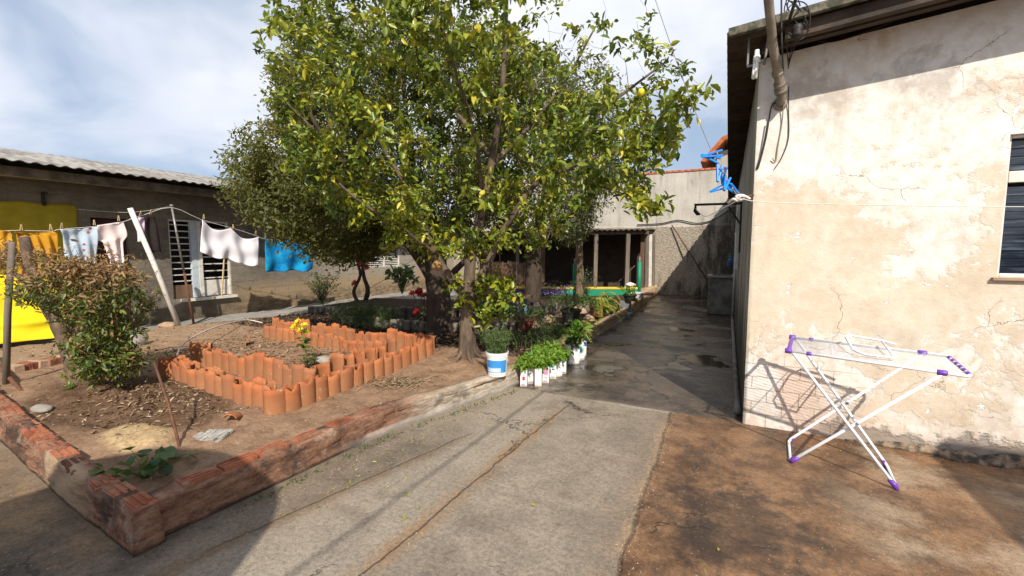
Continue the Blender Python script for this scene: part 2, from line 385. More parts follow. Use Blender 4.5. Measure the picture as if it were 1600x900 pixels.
def m_housewall():
    g, out = material('peeling_cream_wall'); p = g.pos(); x, y, z = g.xyz(p)
    wv = g.vadd(p, g.sc(g.noise(p, 2.6, 5, 0.6, color=True), 0.35))
    a = g.noise(wv, 1.15, 9, 0.66); b = g.noise(g.vadd(wv, (5, 2, 1)), 3.1, 8, 0.68); c = g.noise(p, 13, 6, 0.65); f = g.noise(p, 70, 4, 0.65)
    cream = g.mix((0.580, 0.485, 0.375), (0.690, 0.605, 0.495), g.step(b * 0.6 + c * 0.4, 0.36, 0.64))
    cream = g.mix(cream, (0.63, 0.565, 0.42), g.step(g.noise(g.vadd(p, (9, 1, 4)), 1.5, 5, 0.6), 0.52, 0.66) * 0.6)
    m = a * 0.68 + b * 0.32 + g.step(z, 1.7, 3.0, 0.0, 0.075) + g.step(z, 1.0, 0.15, 0.0, 0.05) - g.step(g.absv(z - 1.35), 0.1, 0.6, 0.05, 0.0)
    mm = m + (c - 0.5) * 0.16 + 0.012; peel = g.step(mm, 0.500, 0.522) * 0.35 + g.step(mm, 0.45, 0.60) * 0.65
    white = g.mix((0.67, 0.625, 0.565), (0.765, 0.745, 0.72), g.step(c * 0.5 + b * 0.5, 0.40, 0.60))
    col = g.mix(cream, white, peel * 0.9)
    flake = g.step(g.noise(g.vadd(wv, (2, 8, 3)), 6.5, 6, 0.7), 0.64, 0.66); col = g.mix(col, (0.82, 0.81, 0.79), flake)
    grey = g.step(g.noise(g.vadd(p, (1, 3, 9)), 2.0, 8, 0.7), 0.56, 0.66); col = g.mix(col, (0.40, 0.36, 0.31), grey * g.step(z, 1.25, 0.75, 0.0, 0.42))
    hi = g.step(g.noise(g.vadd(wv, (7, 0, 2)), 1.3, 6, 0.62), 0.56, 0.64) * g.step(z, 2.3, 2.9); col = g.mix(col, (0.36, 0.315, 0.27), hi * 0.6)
    # foot of the wall: brown splashes, lost plaster
    low = g.step(z + (b - 0.5) * 0.7, 0.55, 0.12); col = g.mix(col, (0.43, 0.29, 0.19), low * 0.55 * g.step(c, 0.35, 0.6))
    pink = g.step(g.noise(g.vadd(p, (4, 4, 4)), 1.4, 4), 0.5, 0.62) * g.step(z, 0.75, 0.45) * g.step(x, 1.2, 0.6); col = g.mix(col, (0.64, 0.43, 0.32), pink * 0.55)
    rubble = g.step(z + (c - 0.5) * 0.22 + (b - 0.5) * 0.35, 0.17, 0.10) * g.step(x, 0.55, 0.9); col = g.mix(col, (0.20, 0.16, 0.13), rubble * 0.75)
    # ghost of the bricks and hair cracks
    br = g.n.new('ShaderNodeTexBrick'); g.put(br.inputs['Vector'], g.vec(x + (b - 0.5) * 0.02, z + (b - 0.5) * 0.02, 0.0)); br.inputs['Scale'].default_value = 1.0
    br.inputs['Brick Width'].default_value = 0.24; br.inputs['Row Height'].default_value = 0.115; br.inputs['Mortar Size'].default_value = 0.0035
    joint = V(g, br.outputs['Fac']) * g.step(z, 0.72, 0.50) * g.step(a, 0.36, 0.52) * g.step(x, 1.15, 0.8)
    cr = g.mx(g.step(g.vor(wv, 1.25), 0.0005, 0.0030, 1.0, 0.0) * g.step(g.noise(p, 1.6, 2), 0.52, 0.60), g.step(g.vor(g.vadd(wv, (3, 3, 3)), 3.2), 0.0008, 0.005, 1.0, 0.0) * g.step(g.noise(p, 2.1, 2), 0.52, 0.60) * g.step(z, 1.15, 0.6))
    col = g.mix(col, (0.22, 0.15, 0.10), g.mx(joint * 0.55, cr * 0.6))
    sp = g.step(g.noise(g.vadd(p, (6, 6, 1)), 24, 5, 0.8), 0.60, 0.68); col = g.mix(col, (0.33, 0.25, 0.18), sp * g.step(z, 1.6, 0.3, 0.10, 0.5))
    wash = g.step(g.noise(g.sc(p, (2.2, 1, 0.35)), 2.4, 7, 0.66), 0.54, 0.68); col = g.mix(col, (0.46, 0.36, 0.27), wash * 0.30)
    # side towards the alley: greyer, mould running down
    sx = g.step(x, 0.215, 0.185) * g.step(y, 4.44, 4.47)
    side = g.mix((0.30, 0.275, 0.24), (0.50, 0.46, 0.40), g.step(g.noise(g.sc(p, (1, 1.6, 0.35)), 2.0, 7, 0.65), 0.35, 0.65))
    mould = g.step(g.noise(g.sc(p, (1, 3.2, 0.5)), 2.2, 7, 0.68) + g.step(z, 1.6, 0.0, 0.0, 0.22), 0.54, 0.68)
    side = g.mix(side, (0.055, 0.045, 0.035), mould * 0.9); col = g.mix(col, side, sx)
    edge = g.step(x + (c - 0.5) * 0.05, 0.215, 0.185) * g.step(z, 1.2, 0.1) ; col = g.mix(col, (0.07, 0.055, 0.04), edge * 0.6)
    h = peel * -0.5 + f * 0.3 + c * 0.5 + flake * -0.4 - joint * 0.6 - cr * 0.8 - rubble * 1.5
    return out(col, 0.86, g.bump(h, 0.8, 0.010), spec=0.25)
m_housewall()

def m_backwall():
    g, out = material('stucco_back_wall'); p = g.pos(); x, y, z = g.xyz(p)
    n = g.noise(p, 1.3, 7, 0.62); st = g.noise(g.sc(p, (2.4, 2.4, 0.28)), 1.6, 6, 0.6); f = g.noise(p, 9, 6, 0.7); r = g.noise(g.sc(p, (1, 1, 1.9)), 11, 5, 0.75)
    up = g.mix((0.36, 0.33, 0.285), (0.52, 0.485, 0.43), g.step(n * 0.5 + st * 0.5, 0.36, 0.62))
    up = g.mix(up, (0.20, 0.18, 0.16), g.step(st, 0.52, 0.68) * g.step(z, 2.6, 4.3, 0.15, 0.6))
    lo = g.mix((0.30, 0.25, 0.20), (0.50, 0.44, 0.36), g.step(r, 0.35, 0.65))
    is_lo = g.step(z + (n - 0.5) * 0.2, 2.46, 2.40)
    col = g.mix(up, lo, is_lo)
    mould = g.step(g.noise(g.sc(p, (2, 2, 0.6)), 2.0, 8, 0.7) + g.step(x, -2.0, 0.4, 0.0, 0.26) * g.step(z, 3.6, 2.0) + g.step(z, 0.8, 0.0, 0.0, 0.12), 0.56, 0.80)
    col = g.mix(col, (0.05, 0.043, 0.037), mould * 0.85)
    return out(col, 0.9, g.bump(f * 0.35 + r * is_lo * 2.6, 0.8, 0.035), spec=0.2)
m_backwall()

def m_leftwall():
    g, out = material('bare_cement_wall'); p = g.pos(); x, y, z = g.xyz(p)
    n = g.noise(p, 1.1, 7, 0.62); f = g.noise(p, 12, 6, 0.7); s = g.noise(g.sc(p, (1, 0.9, 2.2)), 5, 6, 0.7)
    col = g.mix((0.120, 0.104, 0.086), (0.225, 0.195, 0.160), g.step(n * 0.6 + s * 0.4, 0.36, 0.62))
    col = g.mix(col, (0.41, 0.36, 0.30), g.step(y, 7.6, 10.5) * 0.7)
    tan = g.step(z + (n - 0.5) * 0.5, 0.95, 0.45) * g.step(y, 5.8, 7.5); col = g.mix(col, (0.36, 0.255, 0.145), tan * 0.8)
    damp = g.step(z + (n - 0.5) * 0.55, 0.50, 0.22) * g.step(s, 0.35, 0.6); col = g.mix(col, (0.11, 0.085, 0.060), damp * 0.8)
    br = g.n.new('ShaderNodeTexBrick'); g.put(br.inputs['Vector'], g.vec(y, z, 0.0)); br.inputs['Scale'].default_value = 1.0
    br.inputs['Brick Width'].default_value = 0.40; br.inputs['Row Height'].default_value = 0.20; br.inputs['Mortar Size'].default_value = 0.010
    j = V(g, br.outputs['Fac']) * g.step(n, 0.42, 0.56)
    col = g.mix(col, (0.12, 0.10, 0.08), j * 0.35)
    return out(col, 0.9, g.bump(f * 0.6 + s * 0.8 - j * 0.4, 0.7, 0.02), spec=0.2)
m_leftwall()

def m_soil():
    g, out = material('garden_soil'); p = g.pos(); x, y, z = g.xyz(p)
    n = g.noise(p, 1.2, 6, 0.62); m = g.noise(p, 6, 7, 0.7); f = g.noise(p, 34, 6, 0.75)
    tan = g.mix((0.205, 0.120, 0.072), (0.345, 0.225, 0.145), g.step(m * 0.6 + f * 0.4, 0.38, 0.62))
    dark = g.mix((0.070, 0.040, 0.024), (0.150, 0.088, 0.052), g.step(m * 0.5 + f * 0.5, 0.38, 0.62))
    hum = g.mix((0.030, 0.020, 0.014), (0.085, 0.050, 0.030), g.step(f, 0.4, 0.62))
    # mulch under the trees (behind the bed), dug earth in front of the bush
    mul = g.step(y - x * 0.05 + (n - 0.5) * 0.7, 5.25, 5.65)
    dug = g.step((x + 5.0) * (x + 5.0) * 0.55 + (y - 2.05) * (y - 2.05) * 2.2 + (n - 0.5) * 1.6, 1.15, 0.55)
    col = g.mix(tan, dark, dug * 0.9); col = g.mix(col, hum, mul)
    back = g.step(x, -7.2, -8.2) * g.step(y, 6.2, 5.2); col = g.mix(col, (0.33, 0.23, 0.15), back * 0.6)
    saw = g.step((x + 3.95) * (x + 3.95) * 5.2 + (y - 1.62) * (y - 1.62) * 22 + (m - 0.5) * 1.5, 0.95, 0.35)
    col = g.mix(col, g.mix((0.36, 0.24, 0.12), (0.55, 0.41, 0.23), g.step(f, 0.38, 0.62)), saw * 0.9)
    wht = g.step(g.noise(g.vadd(p, (3, 1, 0)), 5, 6, 0.7), 0.64, 0.70) * g.step((x + 4.55) * (x + 4.55) + (y - 1.75) * (y - 1.75) * 4, 0.55, 0.1); col = g.mix(col, (0.62, 0.56, 0.52), wht * 0.8)
    spk = g.step(g.vor(p, 30, 'F1'), 0.06, 0.16, 1.0, 0.0) * g.step(g.noise(p, 11, 2), 0.5, 0.62); col = g.mix(col, (0.46, 0.34, 0.23), spk * 0.55)
    return out(col, 0.95, g.bump(m * 0.9 + f * 0.6, 0.8, 0.03), spec=0.15)
m_soil()

def m_leaf(name, stops, gloss=0.45, trans=0.28, tmul=(0.55, 0.62, 0.10)):
    g, out = material(name); t = g.attr('tone'); col = g.ramp(t, stops); p = g.obj()
    col = g.mix(col, (0, 0, 0), g.step(g.noise(p, 60, 2), 0.3, 0.7, 0.0, 0.22))
    return out(col, gloss, spec=0.5, trans=(trans, g.mix(col, tmul, 0.35)))
m_leaf('lemon_leaf', [(0.0, (0.014, 0.042, 0.008)), (0.35, (0.055, 0.115, 0.012)), (0.62, (0.185, 0.235, 0.018)), (0.86, (0.33, 0.35, 0.028)), (1.0, (0.58, 0.48, 0.035))], 0.36, 0.21)
m_leaf('fine_leaf', [(0.0, (0.030, 0.045, 0.010)), (0.45, (0.085, 0.095, 0.018)), (0.8, (0.180, 0.165, 0.030)), (1.0, (0.29, 0.21, 0.045))], 0.55, 0.25)
m_leaf('grey_leaf', [(0.0, (0.035, 0.045, 0.015)), (0.5, (0.095, 0.105, 0.035)), (1.0, (0.19, 0.165, 0.07))], 0.55, 0.25)
m_leaf('bush_leaf', [(0.0, (0.022, 0.050, 0.008)), (0.32, (0.075, 0.125, 0.014)), (0.5, (0.15, 0.20, 0.022)), (0.6, (0.29, 0.20, 0.07)), (0.8, (0.235, 0.125, 0.050)), (1.0, (0.40, 0.25, 0.12))], 0.5, 0.2, (0.6, 0.4, 0.1))
m_leaf('bright_leaf', [(0.0, (0.045, 0.125, 0.012)), (0.5, (0.125, 0.27, 0.022)), (1.0, (0.27, 0.40, 0.035))], 0.42, 0.3)
m_leaf('mid_leaf', [(0.0, (0.020, 0.055, 0.012)), (0.5, (0.055, 0.115, 0.025)), (1.0, (0.15, 0.21, 0.045))], 0.42, 0.25)
m_leaf('yellow_leaf', [(0.0, (0.12, 0.18, 0.02)), (0.5, (0.30, 0.32, 0.04)), (1.0, (0.50, 0.43, 0.07))], 0.5, 0.3)
m_leaf('herb_leaf', [(0.0, (0.035, 0.075, 0.022)), (0.5, (0.085, 0.145, 0.045)), (1.0, (0.17, 0.235, 0.075))], 0.55, 0.2)
m_leaf('dark_leaf', [(0.0, (0.012, 0.032, 0.010)), (0.5, (0.028, 0.068, 0.020)), (1.0, (0.07, 0.13, 0.035))], 0.35, 0.2)
m_leaf('red_bract', [(0.0, (0.35, 0.008, 0.012)), (1.0, (0.68, 0.025, 0.03))], 0.45, 0.25, (0.8, 0.05, 0.05))
m_leaf('yellow_petal', [(0.0, (0.75, 0.48, 0.01)), (1.0, (0.88, 0.72, 0.03))], 0.5, 0.25, (0.9, 0.7, 0.05))
m_leaf('violet_petal', [(0.0, (0.30, 0.17, 0.55)), (1.0, (0.52, 0.38, 0.74))], 0.5, 0.25, (0.5, 0.3, 0.8))
m_leaf('litter_leaf', [(0.0, (0.10, 0.055, 0.03)), (0.5, (0.26, 0.16, 0.085)), (0.8, (0.44, 0.33, 0.20)), (1.0, (0.60, 0.50, 0.34))], 0.8, 0.05, (0.4, 0.3, 0.1))
m_leaf('mulch_leaf', [(0.0, (0.022, 0.014, 0.010)), (0.6, (0.075, 0.042, 0.026)), (1.0, (0.19, 0.115, 0.07))], 0.8, 0.05, (0.3, 0.2, 0.1))
simple('bark_lemon', (0.155, 0.110, 0.072), (0.070, 0.050, 0.036), 9, 0.85, 0.7, 0.02, stretch=(1, 1, 0.35), lo=0.35, hi=0.62)
simple('bark_dark', (0.085, 0.060, 0.042), (0.038, 0.028, 0.021), 10, 0.9, 0.8, 0.03, stretch=(1, 1, 0.3))
simple('bark_pale', (0.26, 0.185, 0.115), (0.12, 0.08, 0.05), 14, 0.9, 0.9, 0.03, stretch=(1, 1, 0.8))
simple('bark_bush', (0.165, 0.105, 0.070), (0.07, 0.048, 0.034), 11, 0.9, 0.8, 0.02, stretch=(1, 1, 0.4))
simple('cut_wood', (0.52, 0.36, 0.20), (0.40, 0.26, 0.14), 20, 0.8)
simple('green_stem', (0.13, 0.19, 0.04), (0.09, 0.13, 0.03), 20, 0.6)
simple('dry_twig', (0.22, 0.13, 0.085), (0.14, 0.085, 0.06), 20, 0.8)

def m_terracotta():
    g, out = material('terracotta_tile'); p = g.obj(); x, y, z = g.xyz(p); r = g.rnd(); pw = g.vadd(p, g.vec(r * 9, r * 5, 0.0))
    n = g.noise(pw, 6, 6, 0.65); f = g.noise(pw, 45, 5, 0.7)
    c = g.mix((0.33, 0.085, 0.028), (0.45, 0.150, 0.055), g.step(n, 0.35, 0.65)); c = g.mix(c, (0.30, 0.085, 0.04), g.step(r, 0.50, 1.0, 0.0, 0.8))
    c = g.mix(c, (0.36, 0.185, 0.095), g.step(r, 0.45, 0.0, 0.0, 0.5))
    dust = g.step(z + (n - 0.5) * 0.30 - r * 0.14, 0.30, 0.04); c = g.mix(c, (0.30, 0.165, 0.085), dust * 0.65)
    c = g.mix(c, (0.55, 0.46, 0.38), g.step(g.noise(pw, 11, 6, 0.7), 0.62, 0.70) * 0.5)
    c = g.mix(c, (0.08, 0.05, 0.035), g.step(f, 0.62, 0.75) * 0.5)
    return out(c, 0.85, g.bump(n * 0.5 + f * 0.5, 0.4, 0.006), spec=0.2)
m_terracotta()
def m_redbrick():
    g, out = material('red_brick'); p = g.pos(); n = g.noise(p, 5, 7, 0.7); f = g.noise(p, 34, 5, 0.75); w = g.vor(g.vadd(p, (.3, .1, 0)), 6.5, 'F1', out='Color'); k = g.xyz(w)
    c = g.mix((0.24, 0.075, 0.040), (0.37, 0.135, 0.070), k[0]); c = g.mix(c, (0.30, 0.19, 0.125), g.step(n, 0.46, 0.62) * 0.75)
    c = g.mix(c, (0.045, 0.034, 0.028), g.step(g.noise(g.vadd(p, (8, 0, 0)), 3.2, 7, 0.7), 0.52, 0.64) * 0.7); c = g.mix(c, (0.05, 0.03, 0.02), g.step(f, 0.55, 0.72) * 0.5)
    return out(c, 0.88, g.bump(n + f * 0.7, 0.6, 0.01), spec=0.2)
m_redbrick()
def m_lowwall():
    g, out = material('worn_brick_plaster'); p = g.pos(); x, y, z = g.xyz(p)
    n = g.noise(p, 2.6, 6, 0.66); m = g.noise(g.sc(p, (0.8, 0.8, 3.6)), 7, 9, 0.75); f = g.noise(p, 40, 6, 0.78)
    br = g.mix((0.135, 0.068, 0.044), (0.37, 0.205, 0.135), g.step(m * 0.7 + f * 0.3, 0.38, 0.62)); br = g.mix(br, (0.055, 0.042, 0.034), g.step(n, 0.47, 0.62) * 0.8); br = g.mix(br, (0.42, 0.34, 0.26), g.step(g.noise(g.vadd(p, (5, 5, 5)), 3.5, 7, 0.7), 0.58, 0.66) * 0.55)
    pl = g.mix((0.34, 0.275, 0.205), (0.58, 0.52, 0.44), g.step(m, 0.4, 0.6)); pl = g.mix(pl, (0.09, 0.07, 0.05), g.step(n, 0.52, 0.66) * 0.6)
    c = g.mix(br, pl, g.step(y + (n - 0.5) * 1.2, 2.9, 3.6)); c = g.mix(c, g.mix((0.46, 0.33, 0.20), (0.30, 0.21, 0.125), g.step(m, 0.36, 0.64)), g.step(y + (n - 0.5) * 0.8, 4.5, 5.3)); c = g.mix(c, (0.47, 0.35, 0.23), g.step(y, 1.20, 1.14) * g.step(x, -3.2, -3.6) * 0.75)
    c = g.mix(c, (0.035, 0.028, 0.022), g.step(z + (m - 0.5) * 0.06, 0.035, 0.008) * 0.8)
    foot = g.step(z + (f - 0.5) * 0.03, 0.065, 0.05) * g.step(y, 2.3, 2.8) ; c = g.mix(c, (0.46, 0.43, 0.39), foot * 0.55)
    top = g.step(z, 0.185, 0.21) * g.step(y, 3.0, 3.5); c = g.mix(c, (0.40, 0.275, 0.165), top * 0.8)
    return out(c, 0.92, g.bump(m * 1.3 + f * 0.4 + n * 0.5, 0.9, 0.02), spec=0.15)
m_lowwall()
simple('alley_wall_plaster', (0.50, 0.36, 0.215), (0.34, 0.235, 0.14), 4, 0.9, 0.6, 0.015, world=True, lo=0.35, hi=0.65)
simple('fibre_cement', (0.30, 0.285, 0.265), (0.17, 0.155, 0.14), 2.2, 0.9, 0.4, 0.01, world=True, lo=0.36, hi=0.62)
simple('fibre_cement_dark', (0.085, 0.062, 0.045), (0.040, 0.030, 0.023), 3, 0.9, 0.5, 0.01, world=True, lo=0.35, hi=0.65)
simple('mossy_edge', (0.17, 0.15, 0.115), (0.055, 0.055, 0.036), 9, 0.95, 0.8, 0.02, world=True, lo=0.4, hi=0.6)
simple('old_concrete', (0.26, 0.235, 0.205), (0.13, 0.115, 0.10), 4, 0.92, 0.6, 0.012, world=True, lo=0.35, hi=0.65)
simple('grey_block', (0.20, 0.205, 0.20), (0.14, 0.145, 0.14), 9, 0.92, 0.5, 0.01)
simple('log_concrete', (0.23, 0.205, 0.17), (0.09, 0.08, 0.068), 7, 0.93, 0.7, 0.015, rnd=0.35)
simple('path_concrete', (0.33, 0.31, 0.28), (0.23, 0.21, 0.185), 2.5, 0.88, 0.4, 0.01, world=True)
simple('white_paint', (0.74, 0.72, 0.68), (0.56, 0.53, 0.48), 5, 0.6, 0.2, 0.004)
simple('pale_blue_paint', (0.52, 0.60, 0.66), (0.44, 0.50, 0.55), 6, 0.5)
simple('dark_inside', (0.020, 0.017, 0.015), (0.012, 0.010, 0.009), 3, 0.8)
simple('shed_brick', (0.075, 0.055, 0.042), (0.045, 0.034, 0.027), 4, 0.95, 0.5, 0.01, world=True)
simple('rust', (0.17, 0.070, 0.035), (0.085, 0.042, 0.028), 22, 0.9, 0.6, 0.004)
simple('wood_grey', (0.215, 0.175, 0.135), (0.10, 0.080, 0.062), 7, 0.9, 0.6, 0.01, stretch=(1, 1, 0.12))
simple('wood_brown', (0.19, 0.115, 0.068), (0.10, 0.060, 0.038), 7, 0.88, 0.6, 0.01, stretch=(1, 1, 0.12))
simple('steel_grey', (0.26, 0.26, 0.26), (0.17, 0.155, 0.14), 18, 0.45, 0.1, metal=0.4)
simple('black_metal', (0.018, 0.018, 0.019), (0.035, 0.028, 0.024), 18, 0.55)
simple('white_enamel', (0.78, 0.79, 0.82), (0.72, 0.73, 0.77), 14, 0.28, 0.05, 0.001)
simple('purple_plastic', (0.17, 0.055, 0.42), (0.13, 0.045, 0.34), 14, 0.38, 0.05)
simple('blue_plastic', (0.015, 0.26, 0.80), (0.012, 0.21, 0.68), 14, 0.35, 0.05)
simple('peg_wood', (0.62, 0.46, 0.27), (0.50, 0.35, 0.19), 22, 0.7)
simple('cable_black', (0.020, 0.019, 0.018), (0.032, 0.028, 0.024), 25, 0.6)
simple('cord_white', (0.72, 0.70, 0.65), (0.58, 0.55, 0.50), 30, 0.8)
simple('pipe_galv', (0.30, 0.265, 0.215), (0.20, 0.165, 0.125), 10, 0.6, 0.2, metal=0.15)
simple('bulb_white', (0.86, 0.86, 0.84), (0.80, 0.80, 0.78), 10, 0.3, 0.02)
simple('tarp_yellow', (0.82, 0.66, 0.012), (0.72, 0.55, 0.010), 3, 0.5, 0.25, 0.01)
simple('tarp_yellow_shaded', (0.40, 0.32, 0.012), (0.32, 0.25, 0.010), 5, 0.7, 0.3, 0.01)  # darker copy of the tarp yellow, eave shade put into the colour
simple('cloth_mustard', (0.56, 0.28, 0.014), (0.47, 0.22, 0.010), 6, 0.9, 0.4, 0.004)
simple('cloth_white', (0.80, 0.77, 0.82), (0.75, 0.72, 0.77), 6, 0.9, 0.3, 0.004)
simple('cloth_pinkish', (0.76, 0.65, 0.64), (0.70, 0.58, 0.57), 6, 0.9, 0.4, 0.004)
simple('cloth_lilac', (0.55, 0.33, 0.62), (0.80, 0.74, 0.80), 5, 0.9, 0.3, 0.004)
simple('cloth_brown', (0.020, 0.011, 0.010), (0.014, 0.008, 0.008), 8, 0.9, 0.4, 0.004)
simple('cloth_maroon', (0.060, 0.022, 0.030), (0.045, 0.017, 0.023), 4, 0.9, 0.4, 0.004)
def m_cloths():
    g, out = material('cloth_turquoise'); p = g.obj(); n = g.noise(p, 4.5, 5, 0.65); f = g.noise(p, 80, 3)
    out(g.mix((0.004, 0.16, 0.44), (0.012, 0.33, 0.62), g.step(n, 0.36, 0.64)), 0.95, g.bump(f + n * 2, 0.5, 0.01), spec=0.2)
    g, out = material('cloth_floral'); p = g.obj(); n = g.noise(p, 5, 4)
    c = g.mix((0.40, 0.50, 0.60), (0.50, 0.59, 0.67), g.step(n, 0.4, 0.6))
    d = g.vor(p, 11, 'F1'); k = g.xyz(g.vor(p, 11, 'F1', out='Color'))
    c = g.mix(c, (0.50, 0.12, 0.08), g.step(d, 0.30, 0.24) * g.step(k[0], 0.55, 0.6)); c = g.mix(c, (0.10, 0.12, 0.20), g.step(d, 0.22, 0.17) * g.step(k[1], 0.6, 0.65))
    d2 = g.vor(g.vadd(p, (0.4, 0.1, 0.2)), 17, 'F1'); c = g.mix(c, (0.62, 0.42, 0.30), g.step(d2, 0.2, 0.15) * g.step(k[2], 0.4, 0.5))
    out(c, 0.9, g.bump(n, 0.3, 0.01), spec=0.2)
m_cloths()
simple('paint_violet', (0.165, 0.075, 0.40), (0.13, 0.06, 0.32), 5, 0.6)
simple('paint_green', (0.006, 0.27, 0.15), (0.008, 0.21, 0.12), 5, 0.55)
simple('paint_yellow', (0.75, 0.52, 0.04), (0.62, 0.41, 0.04), 6, 0.6)
simple('plastic_white', (0.78, 0.79, 0.80), (0.70, 0.71, 0.72), 9, 0.35, 0.05)
simple('print_blue', (0.03, 0.20, 0.55), (0.06, 0.30, 0.66), 3, 0.4, 0.03)
simple('print_sky', (0.30, 0.52, 0.74), (0.42, 0.62, 0.80), 5, 0.4, 0.03)
simple('print_teal', (0.05, 0.48, 0.45), (0.09, 0.56, 0.52), 5, 0.4, 0.03)
simple('print_pink', (0.74, 0.22, 0.40), (0.80, 0.45, 0.58), 5, 0.4, 0.03)
simple('print_crimson', (0.55, 0.03, 0.12), (0.48, 0.03, 0.1), 5, 0.4, 0.03)
simple('print_navy', (0.035, 0.06, 0.20), (0.06, 0.09, 0.26), 5, 0.4, 0.03)
simple('print_grey', (0.30, 0.33, 0.40), (0.24, 0.27, 0.34), 5, 0.4, 0.03)
def m_carton():
    g, out = material('carton_white'); p = g.obj(); x, y, z = g.xyz(p); r = g.rnd(); pw = g.vadd(p, g.vec(r * 7, r * 3, 0.0)); n = g.noise(pw, 22, 5, 0.7)
    c = g.mix((0.80, 0.80, 0.79), (0.70, 0.69, 0.66), g.step(n, 0.4, 0.6)); c = g.mix(c, (0.36, 0.25, 0.16), g.step(z + (n - 0.5) * 0.09, 0.035, 0.0) * 0.7)
    c = g.mix(c, (0.45, 0.36, 0.27), g.step(g.noise(pw, 60, 3, 0.7), 0.64, 0.70) * 0.5)
    return out(c, 0.4, g.bump(g.noise(pw, 14, 3), 0.4, 0.01), spec=0.4)
m_carton()
simple('pot_clay', (0.40, 0.155, 0.075), (0.29, 0.12, 0.07), 8, 0.85, 0.3)
simple('pot_red', (0.17, 0.045, 0.032), (0.12, 0.035, 0.026), 8, 0.7, 0.2)
simple('pot_black', (0.018, 0.018, 0.018), (0.03, 0.028, 0.026), 8, 0.55, 0.1)
simple('pot_earth', (0.06, 0.042, 0.03), (0.03, 0.022, 0.016), 30, 0.95, 0.8, 0.01)
simple('stone', (0.36, 0.33, 0.29), (0.24, 0.215, 0.185), 7, 0.9, 0.6, 0.02)
simple('stone_tan', (0.42, 0.30, 0.20), (0.33, 0.22, 0.14), 7, 0.9, 0.6, 0.02)
simple('paver_grey', (0.40, 0.37, 0.34), (0.25, 0.23, 0.21), 14, 0.92, 0.6, 0.01)
simple('hose_white', (0.66, 0.60, 0.52), (0.52, 0.46, 0.38), 18, 0.55)
simple('lemon_yellow', (0.78, 0.60, 0.03), (0.68, 0.50, 0.03), 30, 0.4, 0.3, 0.002)
simple('nest_tan', (0.42, 0.25, 0.10), (0.28, 0.155, 0.06), 30, 0.95, 0.9, 0.02)
simple('frame_blue', (0.20, 0.30, 0.38), (0.15, 0.23, 0.30), 9, 0.5)
simple('rubble_stone', (0.30, 0.22, 0.15), (0.055, 0.045, 0.036), 9, 0.93, 1.0, 0.03, world=True, lo=0.40, hi=0.60)
def m_glass():
    g, out = material('louvre_glass'); p = g.obj(); x, y, z = g.xyz(p)
    n = g.noise(g.sc(p, (1.5, 1, 14)), 3, 4, 0.6)
    out(g.mix((0.010, 0.016, 0.028), (0.045, 0.065, 0.095), g.step(n, 0.45, 0.75)), g.step(n, 0.3, 0.7, 0.05, 0.22), spec=0.7)
m_glass()

# ------------------------------------------------------------------ ground, soil, path
WX, WY = 0.18, 4.45            # the cream house: its corner
g_ = MB(); g_.grid(lambda u, v: ((u - .5) * 240, (v - .5) * 240, 0.0), 8, 8); tag(g_.build('ground', 'yard_concrete', local=True), kind='structure')

def garden_edge(y):            # inner face of the wall along the yard
    pts = [(1.2, -2.78), (2.5, -2.70), (3.2, -2.55), (4.3, -2.22), (6.5, -2.34), (16, -2.30)]
    for (a, xa), (b, xb) in zip(pts, pts[1:]):
        if y <= b: return xa + (xb - xa) * max(0, (y - a) / (b - a))
    return pts[-1][1]
def soil_h(x, y):
    back = -10.15 + (y - 4.3) * 0.36 if y > 4.3 else -10.15
    fe = 1.14 + .09 * max(0, min(1, (-3.6 - x) / 1.86)) + (.26 * (-5.46 - x) / 1.94 if x < -5.46 else 0) + .06 * 0
    d = min(garden_edge(y) - 0.02 - x, y - fe - (.19 if x < -5.46 else .10 + .09 * max(0, min(1, (-3.6 - x) / 1.86)) - .02), 20)
    h = 0.165 + 0.035 * (fbm(x * 1.1, y * 1.1, 2) - .45) * 2
    h += 0.055 * (fbm(x * 4.2, y * 4.2, 5, 4) - .45)
    dug = math.exp(-((x + 5.0) / 1.1) ** 2 - ((y - 2.0) / .5) ** 2); h += dug * (0.04 + 0.17 * (fbm(x * 8, y * 8, 9, 5) - .45))
    h += 0.075 * math.exp(-((x + 2.98) / .55) ** 2 - ((y - 4.8) / .55) ** 2)          # mound round the lemon trunk
    h += 0.05 * math.exp(-((x + 3.95) / .42) ** 2 - ((y - 1.62) / .22) ** 2)          # sawdust
    h -= 0.07 * math.exp(-((x + 3.05) / .33) ** 2 - ((y - 1.38) / .22) ** 2)          # the hollow in the corner
    h -= 0.05 * sstep(2.0, 0.0, y - 1.0) * 0
    h *= sstep(-0.05, 0.9, x - back) * 1.0
    if d < 0: h = -0.1
    elif x - back < 0.0: h = -0.08
    return h
s_ = MB(); x0, x1, y0, y1 = -10.4, -2.2, 1.15, 15.8; nx, ny = 290, 430
def _sp(u, v):
    x = x0 + u * (x1 - x0); y = y0 + v * (y1 - y0); return (min(x, garden_edge(y) - 0.0), y, soil_h(min(x, garden_edge(y) - 0.021), y))
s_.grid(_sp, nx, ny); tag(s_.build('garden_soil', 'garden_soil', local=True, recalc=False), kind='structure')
p_ = MB(); p_.add([(-11.0, -3, .004), (-9.95, -3, .004), (-10.05, 4.3, .004), (-9.2, 6.6, .004), (-8.2, 9.2, .004), (-8.0, 16.4, .004), (-11.0, 16.4, .004)], [tuple(range(7))])
tag(p_.build('paved_path', 'path_concrete', local=True), kind='structure')

